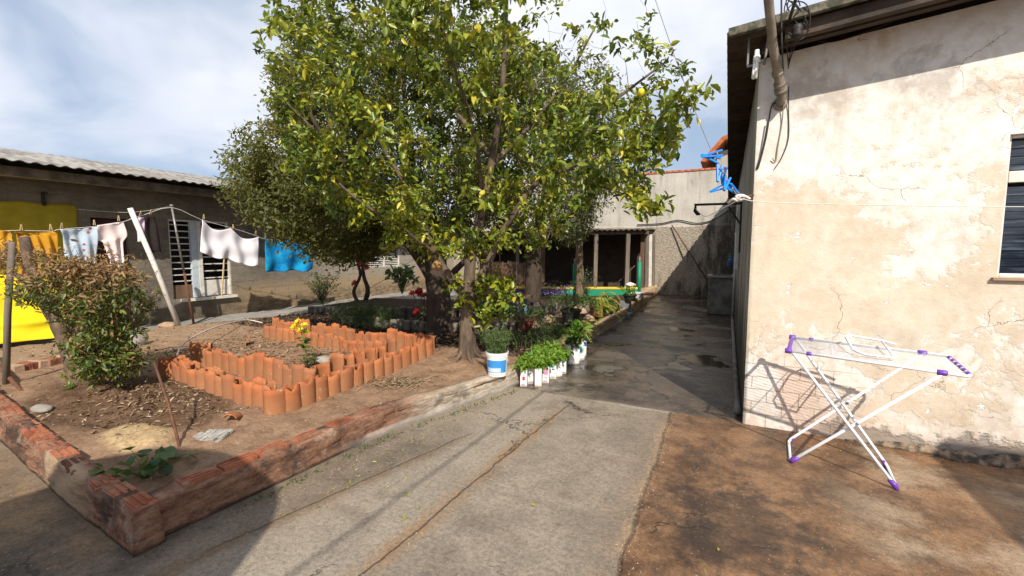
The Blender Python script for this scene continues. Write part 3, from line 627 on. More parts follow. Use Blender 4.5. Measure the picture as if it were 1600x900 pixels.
# ------------------------------------------------------------------ the cream house on the right
hr = empty('cream_house', (WX, WY, 0), 'cream house with peeling white patches and a corrugated overhanging roof beside the alley', 'house')
m = MB(); TH = 0.16; XR = 6.0
top = lambda x: 3.22 + 0.095 * (x - WX)
wx0, wx1, wz0, wz1 = 1.775, 2.75, 1.40, 2.42
m.prismY([(WX, 0), (wx0, 0), (wx0, top(wx0)), (WX, top(WX))], WY, WY + TH)
m.prismY([(wx0, 0), (wx1, 0), (wx1, wz0), (wx0, wz0)], WY, WY + TH)
m.prismY([(wx0, wz1), (wx1, wz1), (wx1, top(wx1)), (wx0, top(wx0))], WY, WY + TH)
m.prismY([(wx1, 0), (XR, 0), (XR, top(XR)), (wx1, top(wx1))], WY, WY + TH)
ay0, ay1, az0, az1 = 9.2, 10.3, 1.25, 2.35
m.box(WX, WX + TH, WY + TH, ay0, 0, top(WX)); m.box(WX, WX + TH, ay0, ay1, 0, az0); m.box(WX, WX + TH, ay0, ay1, az1, top(WX)); m.box(WX, WX + TH, ay1, 16.35, 0, top(WX))
m.box(XR - TH, XR, WY + TH, 16.35, 0, top(XR) - .02); m.box(WX + TH, XR - TH, 16.2, 16.35, 0, 3.2)
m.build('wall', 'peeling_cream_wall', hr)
# rough footing
f = MB(); rr = random.Random(3)
def _foot(u, v):
    x = 0.95 + u * 4.9; k = sstep(0, .12, u); a = v * pi / 2
    r = (0.005 + 0.14 * max(0, fbm(x * 4.3, 1.1, 4) - .2)) * (0.25 + 0.75 * k) + 0.05 * (fbm(x * 13, v * 5, 8) - .45); hgt = (0.02 + 0.16 * max(0, fbm(x * 5.2, 7.7, 3) - .15)) * (0.3 + .7 * k)
    return (x, WY - 0.002 - r * cos(a), hgt * sin(a) - .004)
f.grid(_foot, 330, 8); f.build('footing', 'rubble_stone', hr)
# window
w = empty('window', (wx0 - WX, 0, wz0)); w.parent = hr
fr = MB(); yf = WY + 0.045
for a in ((wx0 + .001, wx0 + .028, wz0 + .001, wz1 - .001), (wx1 - .03, wx1 - .001, wz0 + .001, wz1 - .001)): fr.box(a[0], a[1], yf, yf + .05, a[2], a[3])
fr.box(wx0 + .03, wx1 - .03, yf, yf + .05, 2.085, 2.165); fr.box(wx0 + .03, wx1 - .03, yf, yf + .05, wz0 + .001, wz0 + .025); fr.box(wx0 + .03, wx1 - .03, yf, yf + .05, wz1 - .02, wz1 - .001)
fr.build('frame', 'white_paint', w, bevel=.003)
gl = MB(); Mx = Matrix.Rotation(radians(-9), 3, 'X')
for z in np.arange(wz0 + .055, 2.08, .057): gl.obox(((wx0 + wx1) / 2, yf + .03, z), (wx1 - wx0 - .065, .004, .062), Mx)
for z in np.arange(2.19, wz1 - .03, .057): gl.obox(((wx0 + wx1) / 2, yf + .03, z), (wx1 - wx0 - .065, .004, .062), Mx)
gl.build('louvre_panes', 'louvre_glass', w)
sl = MB(); sl.box(wx0 - .03, wx1 + .03, WY - .03, WY + .02, wz0 - .025, wz0 - .003); sl.build('sill', 'stone_tan', w, bevel=.003)
b = MB(); b.box(wx0, wx1, yf + .075, yf + .085, wz0, wz1); b.build('dark_room', 'dark_inside', w)
# shuttered window on the alley side
w2 = empty('window', (0, ay0 - WY, az0)); w2.parent = hr
fr = MB(); fr.box(WX + .03, WX + .07, ay0 + .001, ay0 + .05, az0 + .001, az1 - .001); fr.box(WX + .03, WX + .07, ay1 - .05, ay1 - .001, az0 + .001, az1 - .001); fr.box(WX + .03, WX + .07, ay0 + .05, ay1 - .05, az1 - .05, az1 - .001); fr.build('frame', 'white_paint', w2)
fr = MB(); fr.box(WX + .07, WX + .08, ay0 + .002, ay1 - .002, az0, az1); fr.build('pane', 'louvre_glass', w2)
sh = MB(); sh.box(WX - .06, WX - .02, ay0 - .55, ay0 - .05, az0, az1)
for z in np.arange(az0 + .08, az1 - .05, .07): sh.box(WX - .072, WX - .061, ay0 - .50, ay0 - .10, z, z + .045)
sh.build('shutter', 'white_paint', w2)
# roof: corrugated sheets seen from below
rf = MB(); RX0, RX1, RY0, RY1 = -0.075, XR + .3, 4.02, 16.43
def roof_z(x): return 3.30 + 0.095 * (x - RX0)
ns = int((RY1 - RY0) / 0.022)
def rows(off): return [(x, RY0 + (RY1 - RY0) * j / ns, roof_z(x) + off + 0.024 * cos(2 * pi * (RY0 + (RY1 - RY0) * j / ns) / 0.177)) for j in range(ns + 1) for x in (RX0, 1.0, RX1)]
for off, flip in ((0.012, 0), (0.0, 1)):
    rf.add(rows(off), [(j * 3 + i, j * 3 + i + 1, (j + 1) * 3 + i + 1, (j + 1) * 3 + i) for j in range(ns) for i in range(2)], flip, True)
k = len(rf.v) // 2
rf.add([rf.v[j * 3] for j in range(ns + 1)] + [rf.v[k + j * 3] for j in range(ns + 1)], [(j, j + 1, ns + 2 + j, ns + 1 + j) for j in range(ns)], 1)
rf.build('roof', ['fibre_cement', 'fibre_cement_dark'], hr, recalc=False)
fa = MB(); zf = lambda x: roof_z(x) + .0
fa.prismY([(RX0 + .01, zf(RX0) - .03), (RX1, zf(RX1) - .03), (RX1, zf(RX1) + .035), (RX0 + .01, zf(RX0) + .035)], RY0 - .03, RY0 + .02); fa.build('verge', 'mossy_edge', hr, bevel=.006)
fa = MB(); fa.prismY([(WX + .15, zf(WX + .15) - .135), (RX1, zf(RX1) - .135), (RX1, zf(RX1) - .034), (WX + .15, zf(WX + .15) - .034)], RY0 + .05, RY0 + .12)
fa.prismY([(WX - .0, zf(WX) - .10), (RX1, zf(RX1) - .10), (RX1, zf(RX1) - .03), (WX, zf(WX) - .03)], RY0 + .26, RY0 + .33); fa.build('fascia', 'fibre_cement_dark', hr)

# lamp under the eave
lp = onY(1183, 100, 4.12)
la = empty('eave_lamp', (lp.x, lp.y, lp.z - .10), 'white spiral-tube bulb in a small metal bracket under the eave', 'lamp')
m = MB(); px = lp.x
for dx in (-.065, .07):
    m.bar((px + dx, lp.y + .01, roof_z(px + dx) - .03), (px + dx * .86 - .01, lp.y, lp.z - .015), .014, .014)
m.bar((px - .068, lp.y, lp.z - .01), (px + .056, lp.y, lp.z + .012), .012, .014); m.build('bracket', 'steel_grey', la)
m = MB(); m.lathe([(0, .11), (.016, .11), (.018, .07), (.024, .065), (.026, .02), (.02, .015), (0, .015)], 14, (px - .005, lp.y - .02, lp.z - .01)); m.build('socket', 'plastic_white', la)
m = MB()
for a in range(4):
    ca, sa = cos(a * pi / 2 + .4) * .013, sin(a * pi / 2 + .4) * .013
    m.tube([(px - .008 + ca, lp.y - .02 + sa, lp.z + .008), (px - .016 + ca, lp.y - .02 + sa, lp.z - .115)], .0095, 10)
m.build('bulb', 'bulb_white', la)

# conduit, insulators and wires at the house corner
pb, pm, pt = onY(1221, 150, 4.37), onY(1208, 75, 4.02), onY(1196, -50, 3.62)
pb.z = 2.88
co = empty('conduit_pipe', pb, 'old bent service conduit pipe leaning out from the top corner of the cream house', 'pipe')
m = MB(); m.tube([(pb.x, WY - .003, pb.z - .05), (pb.x, pb.y - .02, pb.z - .04), pb + Vector((-.003, -.03, .02)), pm, pt, pt + (pt - pm) * 1.6], [.034, .034, .036, .032, .032, .032], 14); m.build('pipe', 'pipe_galv', co)
m = MB(); d = (pm - pb).normalized()
for u, r, l in ((.03, .048, .035), (.10, .043, .022), (.20, .041, .03)):
    m.tube([pb + d * u, pb + d * (u + l)], r, 14)
m.build('collar', 'pipe_galv', co)
m = MB(); m.lathe([(0, 0), (.055, 0), (.055, .012), (.04, .02), (.0, .02)], 16); fl = m.build('flange', 'pipe_galv', co, local=True); fl.location = (0, WY - .004 - pb.y, -.05); fl.rotation_euler.x = pi / 2

def wire(name, pts, r, mat, label, cat='cable', sub=6, group=None, n=6):
    G_ = Grower(); G_.limb(pts, r, r, n, 0, sub); return tag(G_.mb.build(name, mat), label, cat, group)
P = lambda x, y, Y: onY(x, y, Y)
wire('cable', [P(1221, -60, 3.9), P(1221, 30, 3.95), P(1222, 80, 3.98), (pb.x - .0, 4.30, 3.0), (pb.x - .01, 4.40, 2.84), P(1206, 165, 4.43), P(1197, 215, 4.44), P(1186, 258, 4.44), P(1183, 262, 4.44), P(1190, 240, 4.43), P(1200, 190, 4.42)], .006, 'cable_black', 'black cable down the conduit ending in a loose loop on the wall corner')
wire('cable', [(pb.x + .05, 4.40, 2.95), P(1232, 170, 4.44), P(1232, 215, 4.44), P(1222, 245, 4.44), P(1210, 264, 4.44)], .004, 'cable_black', 'thin wire hanging in a bow below the conduit flange', n=5)
wire('cable', [(pb.x + .02, 4.40, 2.90), P(1222, 190, 4.44), P(1215, 232, 4.44), P(1212, 252, 4.44), P(1207, 247, 4.43)], .0045, 'pipe_galv', 'tan wire with a hooked end hanging from the conduit', n=5)
wire('cable', [P(1252, 40, 4.1), P(1262, 56, 4.44), P(1290, 66, 4.44), P(1330, 58, 4.44), P(1390, 35, 4.44), P(1430, 8, 4.44)], .0045, 'cable_black', 'slack black wire along the top of the cream wall', n=5)
bn = empty('cable_bundle', P(1240, 40, 4.05), 'tangled black cable bundle hooked under the front roof edge', 'cable bundle')
for k in range(4):
    G_ = Grower(); o = rr.uniform(-.05, .05); q = rr.uniform(.0, .12)
    c = P(1240 + k * 3, 18 + k * 7, 4.0); R_ = .05 + .012 * k
    G_.limb([c + Vector((R_ * cos(a + k) + o * .4, R_ * .3 * sin(a * 2), R_ * 1.6 * sin(a) + .03)) for a in np.linspace(0, 5.6, 8)] + [P(1232, 95 + k * 4, 4.3)], .0042, .0042, 6, 0, 4); G_.mb.build('loop', 'cable_black', bn)
m = MB(); m.lathe([(0, 0), (.03, .0), (.042, .02), (.03, .045), (.04, .065), (.03, .09), (0, .095)], 12, P(1246, 48, 3.98) - Vector((0, 0, .05))); m.build('insulator', 'black_metal', bn)
# service cable running back over the yard to the street pole (its shadow lies across the concrete)
wire('service_cable', [(.34, 4.05, 3.3), (.36, 2.0, 3.26), (.42, -2.0, 3.45), (.5, -6.0, 3.95), (.55, -9, 4.5)], .011, 'cable_black', 'thick service cable running from the roof corner towards the street', 'cable')

# wall bracket, laundry tank, pipe and bottle in the alley
br = empty('wall_bracket', (WX, 8.25, 2.0), 'black iron wall bracket sticking out over the alley', 'bracket')
e = onY(1085, 320, 8.25)
m = MB(); m.bar((WX + .02, 8.25, 2.36), (e.x, 8.25, e.z + .0), .05, .035); m.build('arm', 'black_metal', br)
m = MB(); m.box(WX - .03, WX - .002, 8.22, 8.28, 1.55, 2.39); m.build('plate', 'black_metal', br)
m = MB(); m.bar((WX - .015, 8.25, 2.02), (WX - .20, 8.25, 2.31), .03, .03); m.build('brace', 'black_metal', br)
m = MB(); m.tube([(e.x + .02, 8.25, e.z - .02), (e.x + .02, 8.25, e.z - .10), (e.x + .06, 8.24, e.z - .16), (e.x + .1, 8.24, e.z - .17)], [.02, .03, .03, .008], 6, wob=.6); m.build('rag', 'cable_black', br)
tk = empty('laundry_tank', (-.13, 12.2, 0), 'stained concrete laundry tank against the alley wall', 'tank')
m = MB(); m.box(-.42, .165, 11.9, 12.75, 0, .90); m.build('body', 'old_concrete', tk, bevel=.02)
m = MB(); m.box(-.445, .172, 11.87, 12.78, .903, .955); m.build('rim', 'path_concrete', tk, bevel=.008)
m = MB(); m.box(-.34, .10, 11.97, 12.66, .957, .960); m.build('basin_shade_sheet', 'dark_inside', tk)  # dark sheet laid on the rim as the shade inside the hollow
m = MB(); m.tube([(WX - .03, 11.6, .02), (WX - .03, 11.6, 2.0), (WX - .03, 13.5, 2.02)], .022, 10); tag(m.build('water_pipe', 'plastic_white'), 'white water pipe running up the alley wall beside the tank', 'pipe')
m = MB(); m.tube([(WX - .04, 4.62, .05), (WX - .04, 8.0, .05), (WX - .04, 11.6, .05)], .028, 10); tag(m.build('drain_pipe', 'old_concrete'), 'grey drain pipe lying along the foot of the alley wall', 'pipe')
bt = empty('water_bottle', (.04, 12.0, 1.17), 'small dark blue bottle hanging on the alley wall above the tank', 'bottle')
m = MB(); m.lathe([(0, 0), (.06, .005), (.068, .03), (.068, .15), (.05, .19), (.022, .215), (.022, .24), (0, .24)], 16, (.06, 12.02, 1.17)); m.build('body', 'print_navy', bt)
m = MB(); m.lathe([(0, 0), (.027, 0), (.027, .03), (0, .03)], 12, (.06, 12.02, 1.412)); m.build('cap', 'blue_plastic', bt)
m = MB(); m.bar((WX - .002, 12.02, 1.44), (.06, 12.02, 1.45), .008, .008); m.build('hook', 'black_metal', bt)

# ------------------------------------------------------------------ back wall and the roof behind it
bw = empty('back_wall', (-5.5, 16.45, 0), 'tall stuccoed back wall with a red tile coping across the end of the alley', 'wall')
m = MB(); m.box(-11.0, 0.9, 16.45, 16.62, 0, 4.28); m.build('masonry', 'stucco_back_wall', bw)
m = MB()
for i in range(58):
    x = -11.1 + i * .205
    m.lathe([(.085, 0), (.10, .0), (.108, .215), (.093, .215)], 10, (0, 0, 0), ang=pi)
    n = 11 * 4
    for j in range(len(m.v) - n, len(m.v)):
        a, b_, c = m.v[j]; m.v[j] = (x + c, 16.535 + a * 1.05, 4.275 + b_ * .8 + rr.uniform(-.001, .001))
m.build('coping', 'terracotta_tile', bw, recalc=False)
wire('cable', [(-3.0, 16.40, 2.50), (-2.2, 16.40, 2.52), (-1.6, 16.40, 2.62), (-1.0, 16.40, 2.50), (-.45, 16.40, 2.62), (.1, 16.40, 3.0)], .018, 'cable_black', 'black cable sagging across the back wall', n=5)
m = MB(); m.tube([onY(1050, 352, 16.38), onY(1113, 450, 15.9)], .022, 6); tag(m.build('iron_rod', 'rust'), 'rusty iron rod leaning diagonally against the back wall', 'rod')
nb = empty('neighbour_house', (1.5, 22, 0), 'neighbouring house with a red tiled gable roof behind the back wall', 'house')
m = MB(); m.prismY([(-.85, 0), (6, 0), (6, 4.9), (2.6, 6.35), (-.55, 5.55)], 20.2, 27); m.build('wall', 'stucco_back_wall', nb)
m = MB(); m.prismY([(-1.15, 5.15), (-.38, 6.05), (2.6, 6.9), (2.6, 6.72), (-.30, 5.90), (-.95, 5.12)], 19.6, 27.3); m.build('roof', 'terracotta_tile', nb)

# ------------------------------------------------------------------ the long grey house on the left
EX = -9.95
hl = empty('grey_house', (-11.0, 7, 0), 'long unpainted grey house under a corrugated roof along the left side of the yard', 'house')
LX = -11.0
m = MB(); cuts = [(4.05, 4.62, .12, 2.22), (5.35, 6.66, .50, 2.27), (11.25, 12.85, .98, 1.60)]
ys = [-4.0]; 
for a, b_, z0, z1 in cuts:
    m.box(LX - .16, LX, ys[-1], a, 0, 2.95); m.box(LX - .16, LX, a, b_, 0, z0); m.box(LX - .16, LX, a, b_, z1, 2.95); ys.append(b_)
m.box(LX - .16, LX, ys[-1], 16.45, 0, 2.95); m.box(LX - 4.5, LX - .16, -4, -3.8, 0, 2.9)
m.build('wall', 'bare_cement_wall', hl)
m = MB(); m.box(LX - .5, LX - .4, -3.5, 16.2, 0, 2.9); m.build('dark_room', 'dark_inside', hl)
m = MB(); m.box(LX + .30, LX + .50, -4, 16.4, 2.80, 2.95); m.build('eave_beam', 'old_concrete', hl)
m = MB(); RXL = -12.7; ns = int(20.5 / .0295)
pz = lambda x: 2.965 + (EX - x) * .205
def lr(off): return [(x, -4.2 + j * .0295, pz(x) + off + .015 * cos(2 * pi * j / 6)) for j in range(ns + 1) for x in (EX, -11.3, -11.35, RXL)]
for off, mi in ((.012, 0), (0, 1)): m.add([(x, y, z + (.02 if q % 4 > 1 else 0)) for q, (x, y, z) in enumerate(lr(off))], [(j * 4 + i, j * 4 + i + 1, (j + 1) * 4 + i + 1, (j + 1) * 4 + i) for j in range(ns) for i in range(3)], mi, True)
k = len(m.v) // 2
m.add([m.v[j * 4] for j in range(ns + 1)] + [m.v[k + j * 4] for j in range(ns + 1)], [(j, j + 1, ns + 2 + j, ns + 1 + j) for j in range(ns)], 1)
m.build('roof', ['fibre_cement', 'fibre_cement_dark'], hl, recalc=False)
m = MB(); m.box(LX - 4.5, -12.72, -4, 16.4, 3.0, 3.50); m.build('back_slope', 'fibre_cement', hl)
# barred door window
dw = empty('barred_door', (0, 5.35 - 7, .50)); dw.parent = hl
y0, y1, z0, z1 = 5.35, 6.66, .50, 2.27; xd = LX - .07
m = MB()
for a in (y0 + .001, y1 - .041): m.box(xd - .03, xd + .03, a, a + .04, z0 + .001, z1 - .001)
m.box(xd - .03, xd + .03, y0 + .041, y1 - .041, z1 - .04, z1 - .001); m.build('frame', 'white_paint', dw)
m = MB(); m.box(xd - .035, xd + .045, 5.80, 5.93, z0 + .002, z1 - .042); m.build('door_leaf_edge', 'pale_blue_paint', dw)
m = MB(); m.box(xd - .03, xd + .06, 5.935, 6.02, z0 + .002, z1 - .042); m.build('post', 'white_paint', dw)
m = MB()
for i in range(11):
    z = z0 + .38 + i * .14
    if z < z1 - .08: m.box(xd - .008, xd + .012, y0 + .042, 5.799, z, z + .022)
for i in range(9):
    z = z0 + .42 + i * .165
    if z < z1 - .08: m.box(xd - .008, xd + .012, 6.021, y1 - .042, z, z + .025)
m.build('bars', 'white_paint', dw)
m = MB(); m.box(xd - .02, xd - .002, y0 + .042, 5.798, z0 + .01, z0 + .30); m.build('lower_panel', 'wood_brown', dw)
m = MB(); m.box(xd - .02, xd - .002, 6.022, y1 - .042, z0 + .01, z0 + .38); m.build('lower_panel', 'white_paint', dw)['label'] = 'white lower door panel'
m = MB(); m.box(LX + .002, LX + .10, 5.50, 6.72, z0 - .07, z0 - .01); m.build('step', 'white_paint', dw)
m = MB(); m.bar((LX + .03, 6.38, .51), (LX - .02, 6.52, 1.42), .025, .025); tag(m.build('broom_handle', 'peg_wood'), 'wooden broom handle propped in the barred doorway', 'stick')
m = MB()
dk = empty('dark_doorway', (0, 4.05 - 7, .12)); dk.parent = hl
m.box(LX - .10, LX - .085, 4.051, 4.619, .121, 2.219); m.build('curtain', 'cloth_maroon', dk)
lv = empty('louvred_vent', (0, 11.25 - 7, .98)); lv.parent = hl
m = MB(); Ml = Matrix.Rotation(radians(28), 3, 'Y')
for z in np.arange(1.03, 1.58, .062):
    for a, b_ in ((11.30, 12.02), (12.08, 12.80)): m.obox((LX - .04, (a + b_) / 2, z), (.07, b_ - a, .012), Ml)
m.build('slats', 'white_paint', lv)
m = MB(); m.box(LX - .08, LX + .004, 11.251, 11.30, .981, 1.599); m.box(LX - .08, LX + .004, 12.80, 12.849, .981, 1.599); m.box(LX - .08, LX + .004, 12.02, 12.08, 1.0, 1.58); m.box(LX - .08, LX + .004, 11.30, 12.80, .981, 1.0); m.box(LX - .08, LX + .004, 11.30, 12.80, 1.58, 1.599); m.build('frame', 'white_paint', lv)
m = MB(); m.box(LX + .003, LX + .05, 3.40, 3.44, 2.38, 2.62); m.box(LX + .05, LX + .16, 3.40, 3.44, 2.58, 2.62); tag(m.build('tarp_hook', 'black_metal'), 'dark iron hook on the grey house wall above the shaded upper tarp', 'hook')

# yellow tarp in two pieces: eave shade put into the upper one's colour
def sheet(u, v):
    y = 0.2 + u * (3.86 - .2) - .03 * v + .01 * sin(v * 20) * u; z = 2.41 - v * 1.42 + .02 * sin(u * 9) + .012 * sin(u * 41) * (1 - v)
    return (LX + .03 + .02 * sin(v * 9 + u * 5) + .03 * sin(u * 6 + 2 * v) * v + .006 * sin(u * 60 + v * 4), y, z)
m = MB(); m.grid(sheet, 90, 30); tag(m.build('shaded_tarp_top', 'tarp_yellow_shaded', solid=.004), 'upper piece of the yellow tarp, coloured darker to stand for the eave shade', 'sheet')
def tarp(u, v):
    y = -0.2 + u * 3.75 - .35 * sstep(.5, 1, v) * u - .25 * (1 - v) * u; z = 1.20 - v * 1.13 + .03 * sin(u * 7 + v * 3)
    out = .06 + .80 * v ** .8 + .02 * sin(v * 14 + u * 5); fold = .05 * math.exp(-((v - .72) / .05) ** 2)
    return (LX + .03 + out + fold + .05 * sin(u * 6 + 2 * v) * v + .012 * sin(u * 30 + v * 9), y, z + .10 * sstep(.8, 1, v) * (u - .3))
m = MB(); m.grid(tarp, 80, 50); tag(m.build('yellow_tarp', 'tarp_yellow', solid=.004), 'bright yellow tarp slanting low against the grey house behind the pruned bush', 'tarp')

# ------------------------------------------------------------------ clothesline with washing
CX = -9.9
def cp(px, py): return onX(px, py, CX)
pole = [onZ(282, 515, 0.0), cp(203, 325)]
m = MB(); m.tube([pole[0] - Vector((0, 0, .02)), pole[0].lerp(pole[1], .5) + Vector((.01, .01, 0)), pole[1]], [.047, .045, .042], 12); tag(m.build('clothesline_pole', 'white_paint'), 'white wooden pole leaning under the clothesline', 'pole')
q0, q1 = onZ(303, 507, 0.0), onX(268, 322, -10.2)
sp = empty('clothesline_post', q0, 'thin steel post with a small cap holding the clothesline', 'post')
m = MB(); m.tube([q0, q0.lerp(q1, .45)], .024, 10); m.build('rusty_base', 'rust', sp)
m = MB(); m.tube([q0.lerp(q1, .45), q1], .021, 10); m.build('shaft', 'steel_grey', sp)
m = MB(); m.lathe([(0, -.02), (.035, -.02), (.035, .03), (0, .035)], 10, q1); m.build('cap', 'steel_grey', sp)
line_px = [(-60, 362), (0, 361), (28, 360), (80, 361), (95, 358), (148, 354), (194, 346), (209, 340), (222, 337), (268, 324), (314, 343), (365, 357), (402, 369), (412, 373), (450, 378), (492, 380), (560, 372), (640, 330)]
wire('clothesline', [cp(*p) for p in line_px], .005, 'cord_white', 'sagging white cord strung along the grey house carrying the washing', 'clothesline', 3)
wire('clothesline', [onX(120, 327, -10.75), onX(205, 332, -10.3), onX(268, 322, -10.2)], .003, 'cord_white', 'thin spare cord from the steel post to the grey wall', 'clothesline', 3)

def cloth(name, rows, mat, label, cat, folds=5, amp=.03, sag=0.0, phase=0.0, lean=0.0, nu=36, nv=26, scallop=0, hem=0.0):
    """rows: (y pixel, left x, right x, optional y on the right) on the washing plane, top to bottom"""
    K = len(rows)
    def fn(u, v):
        t = v * (K - 1); i = min(int(t), K - 2); f = t - i
        a, b = rows[i], rows[i + 1]; ya, yb = a[0], b[0]; ra = a[3] if len(a) > 3 else ya; rb = b[3] if len(b) > 3 else yb
        xl = a[1] + (b[1] - a[1]) * f; xr = a[2] + (b[2] - a[2]) * f; yl = ya + (yb - ya) * f; yr = ra + (rb - ra) * f
        px = xl + (xr - xl) * u; py = yl + (yr - yl) * u
        if scallop: py += sag * abs(sin(pi * scallop * u)) * (1 - .55 * v)
        py += hem * sin(u * folds * 2 * pi + phase) * v
        p = cp(px, py); d = amp * (.25 + .75 * v) * sin(2 * pi * folds * (u + .05 * sin(5 * v + phase)) + phase) + .012 * sin(9 * v + 4 * u + phase)
        if scallop: d += amp * .8 * cos(2 * pi * scallop * u) * (1 - v)
        p.x += d + lean * v; return p
    m = MB(); m.grid(fn, nu, nv); return tag(m.build(name, mat, solid=.004), label, cat)
cloth('mustard_cloth', [(360, -30, 17), (385, -30, 20), (402, -32, 19)], 'cloth_mustard', 'mustard cloth at the end of the clothesline, cut by the frame', 'laundry', 3, .03)
cloth('mustard_shirt', [(362, 20, 82, 361), (366, 24, 88), (395, 28, 91), (432, 30, 93)], 'cloth_mustard', 'large mustard yellow shirt pegged between two clothespegs', 'shirt', 4, .04, 3, 1.0, scallop=1)
cloth('floral_cloth', [(358, 92, 151, 354), (368, 97, 152), (395, 100, 151), (415, 103, 150)], 'cloth_floral', 'pale blue cloth printed with small red flowers', 'laundry', 3, .03, 2, .4, scallop=1)
cloth('pale_tshirt', [(352, 151, 193, 346), (362, 150, 197, 360), (376, 153, 198, 369), (378, 160, 192), (405, 170, 194), (425, 174, 194)], 'cloth_pinkish', 'off white T-shirt pegged by its hem beside the floral cloth', 'shirt', 2, .03, 1, .9)
cloth('lilac_cloth', [(340, 215, 228), (355, 214, 228), (378, 215, 227)], 'cloth_lilac', 'narrow white and lilac cloth behind the brown shorts', 'laundry', 1, .02)
cloth('brown_shorts', [(338, 224, 243), (352, 225, 245), (392, 226, 251), (395, 227, 250)], 'cloth_brown', 'dark brown shorts hanging beside the white pole', 'shorts', 1.5, .03, lean=.03)
cloth('white_sheet', [(343, 314, 404, 370), (372, 313, 404, 392), (393, 313, 403, 415)], 'cloth_white', 'white sheet draped in two swags from three pegs', 'sheet', 3.5, .035, 9, .6, nu=60, scallop=2, hem=.6)
cloth('blue_towel', [(372, 412, 490, 378), (392, 413, 490, 396), (423, 414, 489, 421)], 'cloth_turquoise', 'turquoise blue towel hanging partly under the dark tree', 'towel', 2.5, .04, 5, 1.2, nu=50, scallop=2, hem=1.0)
def make_peg(mat, L=.075):
    root = empty('clothespeg', (0, 0, 0))
    for s in (-1, 1):
        m = MB(); M = Matrix.Rotation(s * radians(7), 3, 'Y'); m.obox((s * .0065, 0, -L * .28 + .0), (.008, .011, L), M); m.build('jaw', mat, root, local=True, bevel=.0015)
    m = MB(); m.tube([(-.011, 0, -.004), (.011, 0, -.004)], .0055, 8); m.build('spring', 'steel_grey', root, local=True)
    return root
peg0 = make_peg('peg_wood'); used = False
for (x, y, t, lab) in [(33, 360, .2, 'left shoulder of the mustard shirt'), (79, 359, -.1, 'right shoulder of the mustard shirt'), (96, 357, .5, 'left corner of the pale blue floral cloth'), (147, 352, 0, 'right corner of the floral cloth'),
                       (185, 345, .1, 'off white T-shirt'), (219, 337, .9, 'lilac cloth'), (235, 335, .8, 'brown shorts'), (318, 342, .1, 'left end of the white sheet'), (364, 357, 0, 'middle of the white sheet'), (399, 367, .5, 'right end of the white sheet'), (414, 371, 0, 'left corner of the blue towel')]:
    pg = peg0 if not used else copy_tree(peg0); used = True
    p = cp(x, y); pg.location = (p.x + .012, p.y, p.z + .02); pg.rotation_euler = (t * .6 + pi, 0, pi / 2); pg.scale = (1.25,) * 3
    tag(pg, 'wooden clothespeg gripping the ' + lab, 'clothespeg', 'wooden clothespegs on the washing line')

# the near line over the alley: knot, blue pegs, cords
kn = onY(1158, 310, 2.3)
wire('clothesline', [onY(1014, -30, 2.15), onY(1062, 110, 2.24), onY(1108, 228, 2.30), onY(1128, 262, 2.3), onY(1146, 297, 2.3), kn], .0016, 'steel_grey', 'thin grey cord rising from the knot into the sky past the lemon tree', 'clothesline', 5, n=5)
wire('clothesline', [kn, onY(1200, 316, 2.32), onY(1400, 321, 2.45), onY(1640, 323, 2.6), onY(1900, 316, 2.7)], .0018, 'cord_white', 'taut white cord running across the front of the cream wall', 'clothesline', 3, n=5)
wire('clothesline', [kn, onY(1130, 325, 3.2), onY(1100, 338, 5.5), (e.x + .02, 8.25, e.z - .06)], .003, 'cord_white', 'cord from the knot down to the iron wall bracket', 'clothesline', 3, n=5)
k_ = MB(); G_ = Grower()
G_.limb([onY(1138, 317, 2.32), onY(1146, 311, 2.29), onY(1152, 314, 2.3), onY(1158, 306, 2.29), onY(1163, 309, 2.31), onY(1156, 312, 2.3), onY(1150, 307, 2.29), onY(1160, 305, 2.3), onY(1172, 311, 2.31)], .006, .006, 6, .1, 4)
tag(G_.mb.build('cord_knot', 'cord_white'), 'white knot joining the cords under the blue clothespegs', 'knot')
m = MB(); m.tube([onY(1146, 298, 2.305), onY(1160, 308, 2.31), onY(1178, 305, 2.32)], .005, 6); tag(m.build('line_hook', 'rust'), 'small rusty wire hook through the white knot', 'hook')
blue0 = make_peg('blue_plastic', .088); used = False
for (x, y, ang, yw, lab) in [(1122, 240, 82, .2, 'topmost, lying nearly level at the end of the cord'), (1118, 249, 118, .5, 'second from the top, crossing the topmost one'), (1124, 262, 10, -.3, 'hanging straight, just below the top pair'),
                             (1130, 268, -14, .6, 'hanging in the middle of the string'), (1136, 281, 25, -.6, 'pointing upwards in the lower tangle'), (1134, 290, 68, .3, 'sticking out to the alley side of the tangle'), (1143, 294, -58, .5, 'lowest, just above the white knot')]:
    pg = blue0 if not used else copy_tree(blue0); used = True
    p = onY(x, y, 2.3); pg.location = p; pg.rotation_euler = (yw, radians(ang), .35); pg.scale = (1.05,) * 3
    tag(pg, 'bright blue clothespeg ' + lab, 'clothespeg', 'blue clothespegs bunched on the cord')

